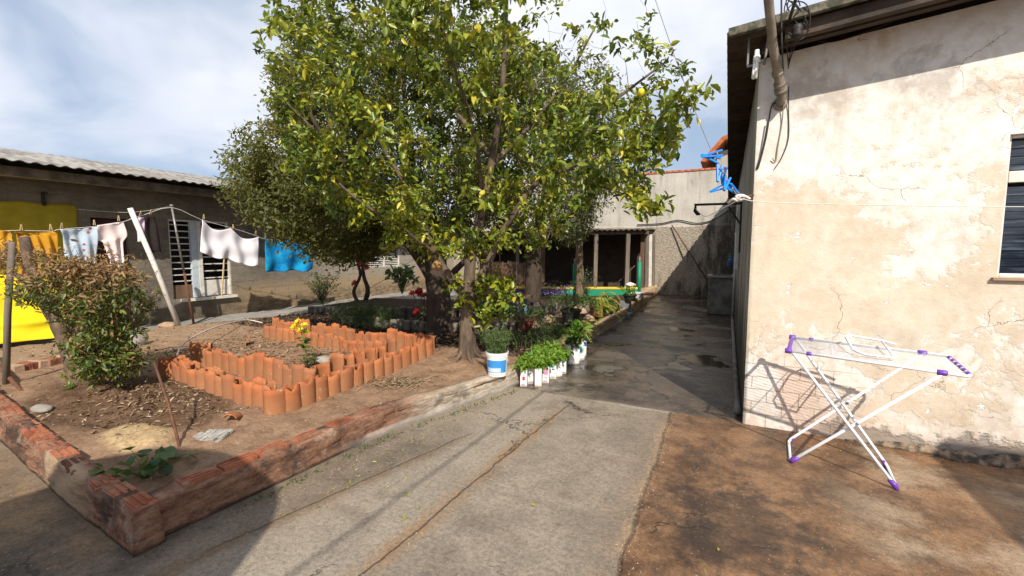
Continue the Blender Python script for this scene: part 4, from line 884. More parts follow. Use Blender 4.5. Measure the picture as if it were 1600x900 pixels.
# ------------------------------------------------------------------ low walls round the garden
def ribbon_wall(name, path, hts, thick, mat, label, seed, side=1, seg=.03, cat='wall'):
    """uneven low wall: path = outer foot, side = where its body lies (left of travel = 1)"""
    P_ = [Vector((a, b_, 0)) for a, b_ in path]; Ls = [0]
    for a, b_ in zip(P_, P_[1:]): Ls.append(Ls[-1] + (b_ - a).length)
    n = int(Ls[-1] / seg); m = MB(); vs = []
    for i in range(n + 1):
        t = Ls[-1] * i / n; k = max(j for j in range(len(Ls)) if Ls[j] <= t + 1e-6); k = min(k, len(Ls) - 2); f = (t - Ls[k]) / (Ls[k + 1] - Ls[k])
        c = P_[k].lerp(P_[k + 1], f); h = hts[k] + (hts[k + 1] - hts[k]) * f; d = (P_[k + 1] - P_[k]).normalized(); nn = Vector((-d.y, d.x, 0)) * side
        if 0 < k and f * (Ls[k + 1] - Ls[k]) < .12:
            d0 = (P_[k] - P_[k - 1]).normalized(); nn = (nn + Vector((-d0.y, d0.x, 0)) * side).normalized()
        h += .020 * (fbm(t * 3.1, 1, seed, 4) - .45) * 2; r = lambda q: (.034 * (fbm(t * 4.5, q * 2.6, seed + 4, 5) - .47) + .020 * (fbm(t * 15, q * 9, seed + 7, 3) - .45)) * 2
        prf = [(-.004, -.03), (-.004 + r(0) * .25, .02), (r(.2) * .6, h * .2), (r(.35), h * .34), (r(.52), h * .48), (r(.7), h * .62), (r(.85), h * .73), (r(1) + .004, h * .85), (.012 + r(1.2) * .5, h * .97), (.03, h), (thick * .5, h + r(3) * .3), (thick - .02, h), (thick, h * .6), (thick + .01, -.05)]
        for o, z in prf: vs.append(c + nn * o + Vector((0, 0, z)))
    K = 14; m.add(vs, [(i * K + j, i * K + j + 1, (i + 1) * K + j + 1, (i + 1) * K + j) for i in range(n) for j in range(K - 1)] + [tuple(range(K)), tuple(range(n * K, n * K + K))], 0, True)
    o = empty(name, P_[0], label, cat); m.build('body', mat, o); return o
wl = ribbon_wall('garden_wall', [(-2.77, 1.205), (-2.70, 2.0), (-2.66, 2.6), (-2.58, 3.1), (-2.42, 3.65), (-2.22, 4.45), (-2.19, 4.8), (-2.20, 5.4), (-2.18, 6.5), (-2.12, 7.6), (-2.08, 9.2), (-2.12, 10.75)], [.225, .225, .225, .215, .20, .19, .195, .20, .22, .22, .21, .18], .15, 'worn_brick_plaster', 'broken low wall of hollow bricks and plaster running from the yard corner into the alley', 3)
bc = MB()
def hollow_brick(c, d, L=.21, w=.118, h=.05, tilt=0.0, sink=0.0):
    d = Vector((d[0], d[1], 0)).normalized(); n = Vector((-d.y, d.x, 0)); M = Matrix((d, n, Vector((0, 0, 1)))).transposed() @ Matrix.Rotation(tilt, 3, 'Y')
    c = Vector(c); bc.obox(c, (L - .006, w - .008, h), M)
    for j in (-1, 0, 1):
        l_ = L * rr.uniform(.55, 1.0); bc.obox(c + d * rr.uniform(-.5, .5) * (L - l_) + n * (j * w * .31) + Vector((0, 0, h / 2 + .0035)), (l_ - .008, w * rr.uniform(.15, .21), .007 + rr.uniform(-.002, .003)), M)
pts = [(-2.835, 1.34), (-2.775, 2.0), (-2.735, 2.6), (-2.655, 3.1), (-2.54, 3.5)]
for i in range(4):
    a, b_ = Vector((*pts[i], 0)), Vector((*pts[i + 1], 0)); L = (b_ - a).length; k = int(L / .21)
    for j in range(k):
        if (i, j) in ((2, 1), (3, 0)): continue
        c = a.lerp(b_, (j + .5) / k); hollow_brick((c.x, c.y, .212 - .006 * i + rr.uniform(-.006, .006) ), b_ - a, tilt=rr.uniform(-.03, .03))
bc.build('brick_course', 'red_brick', wl, bevel=.004)
wf = ribbon_wall('garden_wall', [(-10.2, 1.75), (-7.4, 1.55), (-5.46, 1.30), (-3.6, 1.12), (-2.72, 1.07)], [.20, .22, .235, .235, .235], .128, 'worn_brick_plaster', 'low front garden wall with a red brick top and plastered face', 8)
bc = MB(); pts = [(-10.2, 1.82), (-7.4, 1.62), (-5.45, 1.368), (-3.6, 1.188), (-2.71, 1.138)]
for i in range(4):
    a, b_ = Vector((*pts[i], 0)), Vector((*pts[i + 1], 0)); k = int((b_ - a).length / .215)
    for j in range(k):
        c = a.lerp(b_, (j + .5) / k); dd_ = (b_ - a) + Vector((rr.uniform(-.06, .06), rr.uniform(-.08, .08), 0)); hollow_brick((c.x, c.y + rr.uniform(-.008, .008), .222 + rr.uniform(-.009, .006)), dd_, .213 * rr.uniform(.88, 1), .122 * rr.uniform(.9, 1.03), .045, tilt=rr.uniform(-.03, .03))
bc.build('brick_course', 'red_brick', wf, bevel=.004)
ribbon_wall('garden_wall', [(-2.12, 10.95), (-2.14, 13.2), (-2.20, 14.4)], [.36, .36, .34], .17, 'alley_wall_plaster', 'raised end of the alley wall beyond the grey block', 6)
m = MB(); m.box(-2.34, -2.10, 10.72, 10.94, 0, .36); tag(m.build('concrete_block', 'grey_block', bevel=.01), 'smooth grey concrete block standing at the step in the alley wall', 'block')
m = MB(); m.box(-2.32, -2.0, 10.30, 10.70, 0, .10); tag(m.build('concrete_block', 'grey_block', bevel=.01), 'flat grey slab lying in front of the upright concrete block', 'block')
ribbon_wall('garden_wall', [(-2.22, 14.42), (-2.22, 16.4)], [.32, .32], .35, 'alley_wall_plaster', 'short low wall joining the shed corner to the back wall', 9)

# painted wall and shed at the far end of the garden
pw = empty('painted_wall', (-4.3, 13.2, 0), 'low painted wall, violet then green, with a yellow top edge', 'wall')
A, B = Vector((-6.15, 12.3, 0)), Vector((-2.5, 14.0, 0)); M_ = .42
def slab(a, b, z0, z1, t): 
    d = (b - a).normalized(); n = Vector((-d.y, d.x, 0)); m = MB()
    m.add([a + Vector((0, 0, z0)), b + Vector((0, 0, z0)), b + n * t + Vector((0, 0, z0)), a + n * t + Vector((0, 0, z0)), a + Vector((0, 0, z1)), b + Vector((0, 0, z1)), b + n * t + Vector((0, 0, z1)), a + n * t + Vector((0, 0, z1))],
          [(0, 1, 2, 3), (4, 5, 6, 7), (0, 1, 5, 4), (1, 2, 6, 5), (2, 3, 7, 6), (3, 0, 4, 7)]); return m
slab(A, A.lerp(B, M_), 0, .36, .14).build('violet_panel', 'paint_violet', pw); slab(A.lerp(B, M_ + .0005), B, 0, .36, .14).build('green_panel', 'paint_green', pw)
n_ = Vector((-(B - A).y, (B - A).x, 0)).normalized() * -.012
slab(A + n_, B + n_, .361, .425, .165).build('top_edge', 'paint_yellow', pw, bevel=.008)
for px, pyt, lab in ((895, 405, 'green painted post rising from the middle of the painted wall'), (997, 402, 'green painted post at the alley end of the painted wall')):
    t = 0.5
    for k in range(40):
        c = A.lerp(B, t); xx = proj((c.x, c.y, .4))[0]; t += (px - xx) * .002
    c = A.lerp(B, t) + Vector((0, .16, 0)); top_ = onY(px, pyt, c.y).z
    gp = empty('green_post', c, lab, 'post')
    m = MB(); m.tube([c, (c.x, c.y, top_ - .14)], .055, 12); m.build('shaft', 'paint_green', gp)
    m = MB(); m.lathe([(.028, 0), (.028, .16), (0, .17)], 10, (c.x, c.y, top_ - .145)); m.build('tip', 'steel_grey', gp)
sd = empty('lean_to_shed', (-4.7, 15.4, 0), 'dark open lean-to shed of old posts under a corrugated roof against the back wall', 'shed')
m = MB()
sx0, sx1 = -8.6, -2.35
def shed_roof(u, v): 
    y = 14.55 + v * 1.88; return (sx0 + u * (sx1 - sx0), y, 2.26 + v * .10 + .022 * cos((sx0 + u * (sx1 - sx0)) * 2 * pi / .177) - .03 * u)
m.grid(shed_roof, 210, 2); m.build('roof', 'fibre_cement_dark', sd, solid=.012)
m = MB(); m.bar((sx0, 14.75, 2.17), (sx1 + .02, 14.75, 2.15), .10, .10); m.bar((-2.5, 14.7, 2.16), (-2.5, 16.4, 2.22), .09, .09); m.build('beam', 'wood_grey', sd)
m = MB(); m.box(sx0, sx1 - .25, 16.36, 16.445, 0, 2.3); m.build('back_panel', 'shed_brick', sd)
m = MB(); m.box(sx0 - .03, sx0, 14.7, 16.3, 0, 2.2); m.build('side_panel', 'wood_brown', sd)
for px, w_, mat in ((978, .17, 'wood_grey'), (929, .16, 'wood_grey'), (848, .13, 'wood_brown'), (808, .16, 'wood_grey')):
    c = onY(px, 455, 14.72); m = MB(); m.bar((c.x, 14.72, 0), (c.x + .02, 14.73, 2.12), w_, .13); m.build('post', mat, sd, bevel=.01)
for y, w_, mat in ((15.0, .12, 'wood_brown'), (15.5, .16, 'wood_grey'), (15.9, .06, 'white_paint'), (16.25, .2, 'wood_grey')):
    m = MB(); m.bar((-2.55 + (y - 15) * .15, y, 0), (-2.55 + (y - 15) * .12, y, 2.13), w_, .10); m.build('post', mat, sd, bevel=.008)
m = MB()
for i in range(14): m.box(sx0 + .02 + i * .17, sx0 + .18 + i * .17, 14.62 + (i % 2) * .02, 14.65 + (i % 2) * .02, 0, 1.1 + .12 * hsh(i, 2, 1)); 
m.build('plank_front', 'wood_brown', sd)
m = MB(); m.tube([onY(955, 452, 14.9), onY(992, 415, 14.9)], .012, 6); tag(m.build('leaning_stick', 'wood_grey'), 'thin stick leaning inside the open shed', 'stick')
c = onY(985, 447, 14.25)
def _bag(u, v):
    a = u * 2 * pi; r = .10 * sin(pi * min(.98, v * .9 + .08)) * (1 + .3 * sin(3 * a + 4 * v)); return (c.x + r * cos(a) * 1.5, c.y + r * sin(a) * .7, .40 + v * .16)
m = MB(); m.grid(_bag, 18, 10); tag(m.build('pale_sack', 'cloth_pinkish'), 'crumpled pale sack behind the green end of the painted wall', 'sack')

# ------------------------------------------------------------------ garden edging of upright concrete logs
log_me = []
for k in range(3):
    m = MB(); m.tube([(0, 0, -.12), (0, 0, .10), (0, 0, .20), (0, 0, .215)], [.072, .07, .068, .055], 12, wob=.08); o = m.build('border_log', 'log_concrete', local=True); log_me.append(o)
def log_row(pts, label, group, base, scale=1.0, step=.145):
    P_ = [Vector((*p, 0)) for p in pts]
    for a, b_ in zip(P_, P_[1:]):
        n = max(1, int((b_ - a).length / (step * scale)))
        for i in range(n):
            c = a.lerp(b_, i / n); o = log_row.pool.pop() if log_row.pool else random.choice(log_me).copy()
            if o.name not in COL.objects: COL.objects.link(o)
            o.location = (c.x + U(-.012, .012), c.y + U(-.012, .012), base + U(-.02, .015)); o.rotation_euler = (U(-.05, .05), U(-.05, .05), U(0, 6)); o.scale = (scale, scale, scale * U(.92, 1.08)); tag(o, label, 'border log', group)
log_row.pool = list(log_me)
log_row([(-8.35, 6.75), (-7.6, 6.95), (-6.1, 7.45), (-4.9, 7.9)], 'upright concrete border log in the raised rear row under the dark tree', 'border logs of the rear row', .13)
log_row([(-6.55, 6.05), (-5.6, 6.15), (-4.7, 6.25), (-3.6, 6.65), (-3.05, 7.3)], 'upright concrete border log in the middle row at the edge of the mulch', 'border logs of the middle row', .12)
log_row([(-4.5, 9.1), (-3.3, 9.3), (-2.75, 9.9)], 'tall dark border log in the row below the violet wall', 'border logs below the violet wall', .12, 1.25)
rk = MB()
for i in range(5):
    a = Vector((-3.05 + i * .17, 7.35 + i * .42, 0)); 
def rock(name, c, s, mat, label, seed, cat='rock', flat=.6):
    m = MB()
    def fn(u, v):
        a = u * 2 * pi; b_ = (v - .5) * pi; d = Vector((cos(a) * cos(b_), sin(a) * cos(b_), sin(b_))); r = 1 + .5 * (fbm(d.x * 1.5 + 5, d.y * 1.5 + d.z * 1.3 + 5, seed, 3) - .45)
        return Vector(c) + Vector((d.x * s[0], d.y * s[1], d.z * s[2])) * r
    m.grid(fn, 20, 12); return tag(m.build(name, mat), label, cat)
for i, (px, py, s) in enumerate([(835, 512, .17), (858, 502, .15), (880, 494, .19), (905, 488, .17), (920, 500, .12)]):
    c = onZ(px, py, .18); rock('border_stone', c, (s, s * .8, s * .9), 'stone_tan', ['rough tan border stone lowest on the slope beside the red pot', 'second rough tan stone up from the red pot', 'large rough tan stone beside the black pot', 'rough tan stone under the yellow fern', 'small tan stone behind the milk cartons'][i], 20 + i)
# soil of the raised rear bed
m = MB()
def rb(u, v):
    x = -8.5 + u * 4.2; yy = 6.85 + (x + 8.5) * .29 + .1; y = yy + v * (2.6); return (x, y, .27 + .05 * fbm(x * 3, y * 3, 4) - .16 * sstep(.75, 1, v))
m.grid(rb, 50, 30); tag(m.build('raised_soil', 'garden_soil'), kind='structure')

# ------------------------------------------------------------------ flower bed edged with roof tiles standing on end
tile_me = []
def make_tile(k):
    m = MB(); w0, w1, hh, th, n = .088, .078, .40, .013, 10; vs = []
    rg = random.Random(40 + k)
    for j in range(9):
        z = -.10 + hh * j / 8; rad = w0 + (w1 - w0) * j / 8
        for i in range(n + 1):
            a = pi * (.06 + .88 * i / n); zz = z
            if j == 8: zz += .024 * (fbm(i * .9, k * 3.1, k) - .4) * 2 - (.055 if k == 3 and i < 4 else 0) - (.04 if k == 2 and i > 7 else 0) - (.03 if k == 1 and 3 < i < 6 else 0)
            vs.append((rad * cos(a), rad * sin(a) * .80 - .03, zz))
    m.add(vs, [(j * (n + 1) + i, j * (n + 1) + i + 1, (j + 1) * (n + 1) + i + 1, (j + 1) * (n + 1) + i) for j in range(8) for i in range(n)], 0, True)
    return m.build('roof_tile', 'terracotta_tile', local=True, solid=th)
tile_pool = [make_tile(k) for k in range(7)]; tile_src = list(tile_pool)
def tile(x, y, ang, label, group, up=0.0, tilt=.05):
    o = tile_pool.pop() if tile_pool else random.choice(tile_src).copy()
    if o.name not in COL.objects: COL.objects.link(o)
    o.location = (x, y, soil_h(x, y) - .085 + up + U(-.032, .032)); o.rotation_euler = (U(-tilt, tilt), U(-tilt, tilt), ang + U(-.10, .10)); s = U(.94, 1.06); o.scale = (s * U(1.05, 1.18), s * U(.9, 1.15), s * U(.92, 1.06))
    tag(o, label, 'roof tile', group)
def tile_row(a, b, out, label, group, step=.150, up=0.0, both=True):
    """convex faces turned to `out`; the gaps closed by hollow tiles set behind"""
    a = Vector(a); b = Vector(b); L = (b - a).length; n = int(L / step); ang = atan2(out[1], out[0]) - pi / 2
    for i in range(n):
        p = a.lerp(b, (i + .5) / n); tile(p.x, p.y, ang, label, group, up)
        if both and i % 1 == 0 and i < n - 1:
            q = a.lerp(b, (i + 1.0) / n) - Vector(out).normalized() * .055; tile(q.x, q.y, ang + pi, label.replace('curved', 'hollow-side-out'), group, up - .012)
tile_row((-5.75, 2.62), (-3.55, 2.47), (-.05, -1), 'curved terracotta tile in the front outer edge of the flower bed', 'tiles of the front outer edge', .158)
tile_row((-3.47, 2.50), (-3.50, 4.72), (1, .05), 'curved terracotta tile in the flower bed edge facing the yard concrete', 'tiles of the yard-side edge', .158)
tile_row((-3.55, 4.82), (-7.05, 4.92), (.05, 1), 'curved terracotta tile in the rear outer edge of the bed, against the dark mulch', 'tiles of the rear outer edge', .160, .03, False)
tile(-3.50, 2.45, -pi / 4 - pi / 2 + .5, 'curved terracotta tile standing at the nearest corner of the flower bed', None)
tile_row((-6.05, 3.12), (-3.74, 3.02), (-.03, -1), 'tall curved terracotta tile in the front inner row of the bed', 'tiles of the front inner row', .158, .035, False)
tile_row((-3.80, 3.10), (-3.84, 4.35), (-1, 0), 'curved terracotta tile in the inner row on the yard side of the bed', 'tiles of the yard-side inner row', .165, .02, False)
tile_row((-3.95, 4.42), (-6.75, 4.55), (0, -1), 'curved terracotta tile in the rear inner row of the bed, sunk in litter', 'tiles of the rear inner row', .162, -.02, False)
tile_row((-6.15, 3.25), (-6.35, 3.45), (-1, 0), 'curved terracotta tile closing the bush end of the inner row', 'tiles at the bush end', .16, .0, False)
for px, py, r_, lab in ((388, 535, 1.3, 'broken terracotta tile shard lying inside the bed by the hose'), (316, 541, .6, 'terracotta tile lying on its side beside the hose end'), (366, 652, .2, 'small terracotta shard lying on the bare soil before the bed')):
    p = onZ(px, py, .2); o = tile_src[3].copy(); COL.objects.link(o); o.location = (p.x, p.y, soil_h(p.x, p.y) + .035); o.rotation_euler = (1.35, r_, r_ * 3); o.scale = (.6, .6, .32) if 'small' in lab else (.9, .9, .5); tag(o, lab, 'tile shard')

def on_soil(px, py, z=.2):
    for _ in range(4): p = onZ(px, py, z); z = soil_h(p.x, p.y)
    return p
# things lying about in the garden
p = on_soil(508, 566); rock('rock', (p.x, p.y, p.z + .02), (.13, .10, .07), 'stone', 'pale grey rock inside the tiled bed', 51)
p = onZ(262, 513, .03); rock('rock', (p.x, p.y, p.z + .06), (.20, .14, .07), 'stone_tan', 'smooth tan stone at the foot of the white leaning pole', 52)
p = on_soil(212, 540); rock('rock', (p.x, p.y, p.z + .06), (.13, .16, .16), 'stone', 'rounded concrete lump behind the pruned bush', 53)
p = on_soil(65, 640); rock('rock', (p.x, p.y, p.z + .01), (.13, .07, .03), 'stone', 'white stained plaster chunk on the dug earth', 54)
p = on_soil(331, 683)
pv = empty('paver_piece', p, 'broken piece of pimpled grey paver lying on the soil near the rusty rod', 'paver', rz=.35); pv.location.z -= .018; pv.rotation_euler = (.10, -.07, .35); pv.scale = (.85, .85, .85)
m = MB()
for i in range(6):
    for j in range(4):
        if (i, j) in ((0, 0), (0, 3), (5, 0)): continue
        m.obox((-.125 + i * .05, -.075 + j * .05, .035 + rr.uniform(-.004, .004)), (.044, .044, .03))
m.obox((0, 0, .012), (.28, .19, .03)); m.build('body', 'paver_grey', pv, local=True, bevel=.006)
p0, p1 = on_soil(288, 714), onZ(241, 566, .2); p1 = onY(241, 566, p0.y + .25)
m = MB(); m.tube([p0 - Vector((0, 0, .08)), p0.lerp(p1, .5) + Vector((.015, 0, 0)), p1], [.011, .010, .009], 8, wob=.25); tag(m.build('iron_rod', 'rust'), 'rusty iron rod stuck in the soil before the tiled bed', 'rod')
p0 = on_soil(8, 600); p1 = onY(19, 378, p0.y + .1)
m = MB(); m.tube([p0 - Vector((0, 0, .1)), p0.lerp(p1, .5) + Vector((-.03, 0, .0)), p1], [.032, .028, .026], 9, wob=.2); tag(m.build('wooden_stake', 'wood_grey'), 'grey wooden stake standing beside the pruned bush', 'stake')
p0 = on_soil(34, 612); p1 = onY(2, 575, p0.y + .15)
m = MB(); m.tube([p0, p1, p1 + (p1 - p0)], .022, 8, wob=.2); tag(m.build('wooden_stick', 'rust'), 'short reddish stick leaning on the grey stake', 'stick')
hs = [on_soil(276, 580) + Vector((0, 0, .03)), onZ(276, 560, .28), onZ(286, 538, .36), onZ(315, 520, .36), onZ(350, 507, .34), onZ(385, 500, .25), on_soil(410, 506) + Vector((0, 0, .02))]
wire('garden_hose', hs, .011, 'hose_white', 'pale hose arching out of the soil behind the tiled bed', 'hose', 6, n=8)
for i in range(7):
    px, py = 22 + i * 13, 580 - i * 2.6; p = on_soil(px, py); m = MB(); M = Matrix.Rotation(.3 + U(-.2, .2), 3, 'Z') @ Matrix.Rotation(U(-.15, .15), 3, 'X'); m.obox((p.x, p.y, p.z + .03), (.2, .10, .09), M)
    tag(m.build('edging_brick', 'red_brick' if i % 3 else 'stone_tan', bevel=.006), 'red edging brick in the short row under the yellow tarp' if i % 3 else ['tan edging brick at the stake end of the row under the yellow tarp', 'tan edging brick in the middle of the row under the yellow tarp', 'tan edging brick at the bush end of the row under the yellow tarp'][i // 3], 'brick', 'edging bricks under the yellow tarp')

# ------------------------------------------------------------------ trees
def scatter(n, c, r, shell=.55, poly=None, zmin=None, keep=None):
    out = []; t = 0
    while len(out) < n and t < n * 40:
        t += 1; d = rvec(); q = U(0, 1) ** (1 / 3); q = shell + (1 - shell) * q if U(0, 1) < .75 else q
        p = Vector(c) + (_r * d.x * r[0] + _fh * d.y * r[1] + Vector((0, 0, d.z * r[2]))) * q
        if zmin is not None and p.z < zmin: continue
        if poly:
            v = (p - _C).dot(_f)
            if v < .8: continue
            if not inside(poly, *proj(p)): continue
        if keep and not keep(p): continue
        out.append(p)
    return out
def clumpy(sc_, th, seed): return lambda p: fbm(p.x * sc_ + 9, p.y * sc_ + p.z * sc_ * .8 + 4, seed, 3) > th

# the lemon tree: (image-plane offsets are metres along the camera's right / depth axes)
LB = on_soil(732, 556); lemon = empty('lemon_tree', LB, 'lemon tree with a forked trunk and glossy yellow-green leaves standing behind the tiled bed', 'tree')
G_ = Grower()
def L(r, d, z): return LB + _r * r + _fh * d + Vector((0, 0, z))
G_.limb([L(.02, 0, -.15), L(0, 0, .0), L(-.01, 0, .12), L(.00, 0, .45), L(.03, 0, .82)], .155, .085, 14, .12)
for a in range(7):
    an = a * .9 + .3; G_.limb([L(.06 * cos(an), .06 * sin(an), .16), L(.13 * cos(an), .13 * sin(an), .04), L(.30 * cos(an + .2), .30 * sin(an + .2), -.06)], .05, .015, 7, .2)
G_.limb([L(.02, 0, .75), L(.04, .0, 1.25), L(.17, .05, 1.8), L(.32, .0, 2.5), L(.45, -.2, 3.3), L(.5, -.3, 4.2)], .085, .02, 10)
G_.limb([L(.03, 0, .8), L(.24, .05, 1.15), L(.48, .1, 1.65), L(.95, .0, 2.3), L(1.5, -.1, 2.9), L(2.3, -.2, 3.5)], .065, .012, 9)
G_.limb([L(.02, 0, .70), L(-.20, .02, .98), L(-.42, .0, 1.35), L(-.60, -.1, 1.9), L(-1.0, -.2, 2.6), L(-1.5, -.3, 3.5)], .065, .012, 9)
G_.limb([L(.16, .05, 1.7), L(.2, -.4, 2.2), L(.1, -.9, 2.8), L(-.1, -1.3, 3.4)], .04, .012, 7)
G_.limb([L(.32, 0, 2.4), L(.8, .5, 3.0), L(1.3, .8, 3.7), L(1.7, .8, 4.4)], .035, .012, 7)
G_.limb([L(-.58, -.1, 1.85), L(-1.2, .3, 2.3), L(-1.9, .4, 2.8), L(-2.4, .3, 3.3)], .035, .010, 7)
G_.limb([L(.9, 0, 2.2), L(1.5, -.4, 2.4), L(2.1, -.5, 2.5), L(2.5, -.5, 2.6)], .03, .008, 7)
G_.limb([L(.3, 0, 2.5), L(-.2, .4, 3.2), L(-.6, .6, 4.0), L(-.7, .6, 4.6)], .035, .012, 7)
G_.limb([L(-.4, 0, 1.3), L(-.65, -.45, 1.55), L(-1.1, -.8, 1.9), L(-1.5, -.9, 2.3)], .03, .008, 7)
POLY = [(398, 66), (425, 140), (445, 190), (440, 250), (500, 320), (600, 395), (650, 430), (690, 450), (760, 420), (800, 395), (860, 385), (905, 330), (960, 300), (985, 330), (1050, 335), (1010, 270), (1055, 215), (1050, 180), (1118, 140), (1085, 95), (1035, 60), (1000, -30), (985, -160), (450, -160), (440, 0)]
def thin(p):
    x, y = proj(p); 
    if x > 840 and y < 150: return hsh(p.x, p.y, p.z) < .26
    if y < 60: return hsh(p.x, p.y, p.z) < .6
    return fbm(p.x * 1.6 + 9, p.y * 1.6 + p.z * 1.4 + 4, 3, 3) > .355
T_ = scatter(1020, L(.1, -.1, 3.0), (2.75, 1.9, 1.85), .5, POLY, keep=thin) + scatter(60, L(.05, -.15, 4.2), (2.2, 1.5, .9), .3, POLY, keep=thin)
T_ += scatter(40, L(.25, .0, .78), (.5, .35, .27), .2)                                             # low sprouts on the trunk
T_ += [Vector(onY(x, y, LB.y + d)) for x, y, d in ((402, 70, -.9), (415, 85, -.9), (430, 100, -.9), (1112, 138, -1.2), (1095, 150, -1.2), (1075, 165, -1.1), (1050, 150, -1.1), (1050, 312, -.9), (1035, 322, -.9), (1020, 325, -.9), (1000, 315, -.8), (985, 300, -.8), (1042, 345 - 20, -.9), (1040, 215, -1), (1030, 195, -1), (1045, 240, -.9), (1080, 185, -1.1))]
G_.grow(T_, .10, .022)
bare = [e_ for e_ in G_.ends if (proj(e_[1])[0] > 840 and proj(e_[1])[1] < 150 and U(0, 1) < .4) or U(0, 1) < .05]
ends = [e_ for e_ in G_.ends if e_ not in bare]
G_.mb.build('trunk', 'bark_lemon', lemon)
lv = Leaves()
def tone_lemon(q):
    v = .27 + .74 * fbm(q.x * 1.4, q.y * 1.4 + q.z * 1.4, 11, 3) + U(-.25, .25)
    if U(0, 1) < .045: v += .34
    return min(1, max(0, v))
leaf_twigs(lv, ends, 25, .090, .46, .080, tone_lemon, .30, .12, .55)
lv.build('crown', 'lemon_leaf', lemon, fold=.35)
for px, py, d in ((1002, 144, -.95),):
    q = onY(px, py, LB.y + d); m = MB(); m.lathe([(0, -.034), (.01, -.03), (.024, -.015), (.027, .004), (.021, .021), (.006, .03), (0, .032)], 14, q); m.build('lemon', 'lemon_yellow', lemon)
q = L(-.36, -.14, 1.16); m = MB()
def _nest(u, v): a = u * 2 * pi; b_ = (v - .5) * pi; r = .068 * (1 + .6 * (fbm(u * 9, v * 9, 6) - .45)); return (q.x + r * cos(a) * cos(b_), q.y + r * sin(a) * cos(b_), q.z + .85 * r * sin(b_))
m.grid(_nest, 22, 14); m.build('nest', 'nest_tan', lemon)

def fine_tree(base, name, label, limbs, targets, bark, leafmat, per, ll, lw, spread, tone, r0=.12, lift=.06, group=None, extra=None, n=4):
    t = empty(name, base, label, 'tree', group); G_ = Grower()
    for pts, ra, rb_ in limbs: G_.limb([base + _r * a + _fh * b_ + Vector((0, 0, c)) for a, b_, c in pts], ra, rb_, 9, .25)
    G_.grow(targets, lift, .02, n, .08); G_.mb.build('trunk', bark, t)
    lv = Leaves(); leaf_twigs(lv, G_.ends, per, ll, lw, spread, tone, .35, .15, .5); lv.build('crown', leafmat, t); return t
def tone_n(lo, hi, seed, s=.9): return lambda q: min(1, max(0, lo + (hi - lo) * fbm(q.x * s, q.y * s + q.z * s, seed, 3) * 1.5 - .1 + U(-.2, .2)))

# broad dark fine-leaved tree behind it, reaching over to the grey house
B2 = on_soil(688, 521)
P2 = [(345, 255), (375, 205), (425, 185), (415, 120), (450, 60), (470, -10), (500, -120), (800, -120), (900, 0), (880, 200), (800, 330), (700, 400), (640, 415), (560, 415), (490, 402), (430, 368), (380, 345), (350, 300)]
c2 = B2 + Vector((0, 0, 2.4))
T2 = scatter(600, B2 + _r * -2.3 + _fh * .2 + Vector((0, 0, 2.05)), (1.75, 1.7, 1.0), .3, P2, keep=clumpy(1.3, .31, 5))
T2 += scatter(420, B2 + _r * .5 + _fh * 1.0 + Vector((0, 0, 3.3)), (2.3, 1.5, 2.2), .2, P2)
T2 += scatter(260, B2 + _r * -2.45 + _fh * .3 + Vector((0, 0, 3.1)), (1.25, 1.2, 1.0), .2, P2, keep=clumpy(1.5, .36, 71))
T2 += scatter(160, B2 + _r * -1.9 + _fh * .3 + Vector((0, 0, 4.1)), (1.3, 1.2, 1.3), .2, P2, keep=clumpy(1.6, .40, 61))
T2 += scatter(700, B2 + _r * -.4 + _fh * .6 + Vector((0, 0, 3.6)), (2.7, 1.8, 2.1), .3, P2, keep=clumpy(1.3, .32, 6))
fine_tree(B2, 'dark_tree', 'broad dark fine-leaved tree behind the lemon tree, reaching towards the blue towel',
    [([(0, 0, -.15), (0, 0, 0), (-.02, 0, .4), (-.05, .05, .9), (-.1, .1, 1.5)], .27, .17), ([(-.05, 0, .8), (-.5, .1, 1.5), (-1.2, .2, 2.0), (-2.2, .3, 2.3), (-3.2, .3, 2.4)], .12, .02), ([(-.1, .1, 1.4), (-.4, .3, 2.3), (-.6, .5, 3.4), (-.7, .6, 4.8)], .13, .02),
     ([(-.1, .1, 1.4), (.4, .4, 2.2), (.9, .7, 3.2), (1.2, .8, 4.4)], .11, .02), ([(-.5, .1, 1.5), (-1.1, -.4, 2.4), (-1.7, -.7, 3.3), (-2, -.8, 4.2)], .07, .015), ([(0, 0, .7), (.3, -.1, 1.1), (.8, .2, 1.6), (1.4, .3, 2.3)], .08, .015)],
    T2, 'bark_dark', 'fine_leaf', 46, .074, .42, .21, tone_n(.10, .90, 8))
# grey-leaved tree by the painted wall
B3 = on_soil(832, 474, .1); B3.z = .1
P3 = [(720, 395), (700, 250), (720, 60), (800, -60), (960, -60), (1000, 60), (985, 180), (960, 260), (925, 345), (905, 385), (860, 370), (800, 380)]
T3 = scatter(560, B3 + _r * .3 + Vector((0, 0, 3.9)), (2.6, 1.7, 2.6), .3, P3, keep=clumpy(1.1, .33, 15)) 
fine_tree(B3, 'grey_tree', 'thick-trunked tree with grey-green leaves before the violet end of the painted wall',
    [([(0, 0, -.15), (0, 0, 0), (.0, 0, .5), (.03, 0, 1.1), (.0, 0, 1.7)], .24, .20), ([(0, 0, 1.5), (-.5, 0, 2.4), (-1, .1, 3.5), (-1.3, .2, 5.)], .15, .02), ([(0, 0, 1.6), (.3, .1, 2.6), (.6, .1, 3.8), (.7, .1, 5.4)], .15, .02), ([(0, 0, 1.6), (.7, -.1, 2.2), (1.4, -.2, 2.8), (2.1, -.2, 3.6)], .11, .02)],
    T3, 'bark_dark', 'grey_leaf', 40, .10, .38, .29, tone_n(.1, .9, 18))
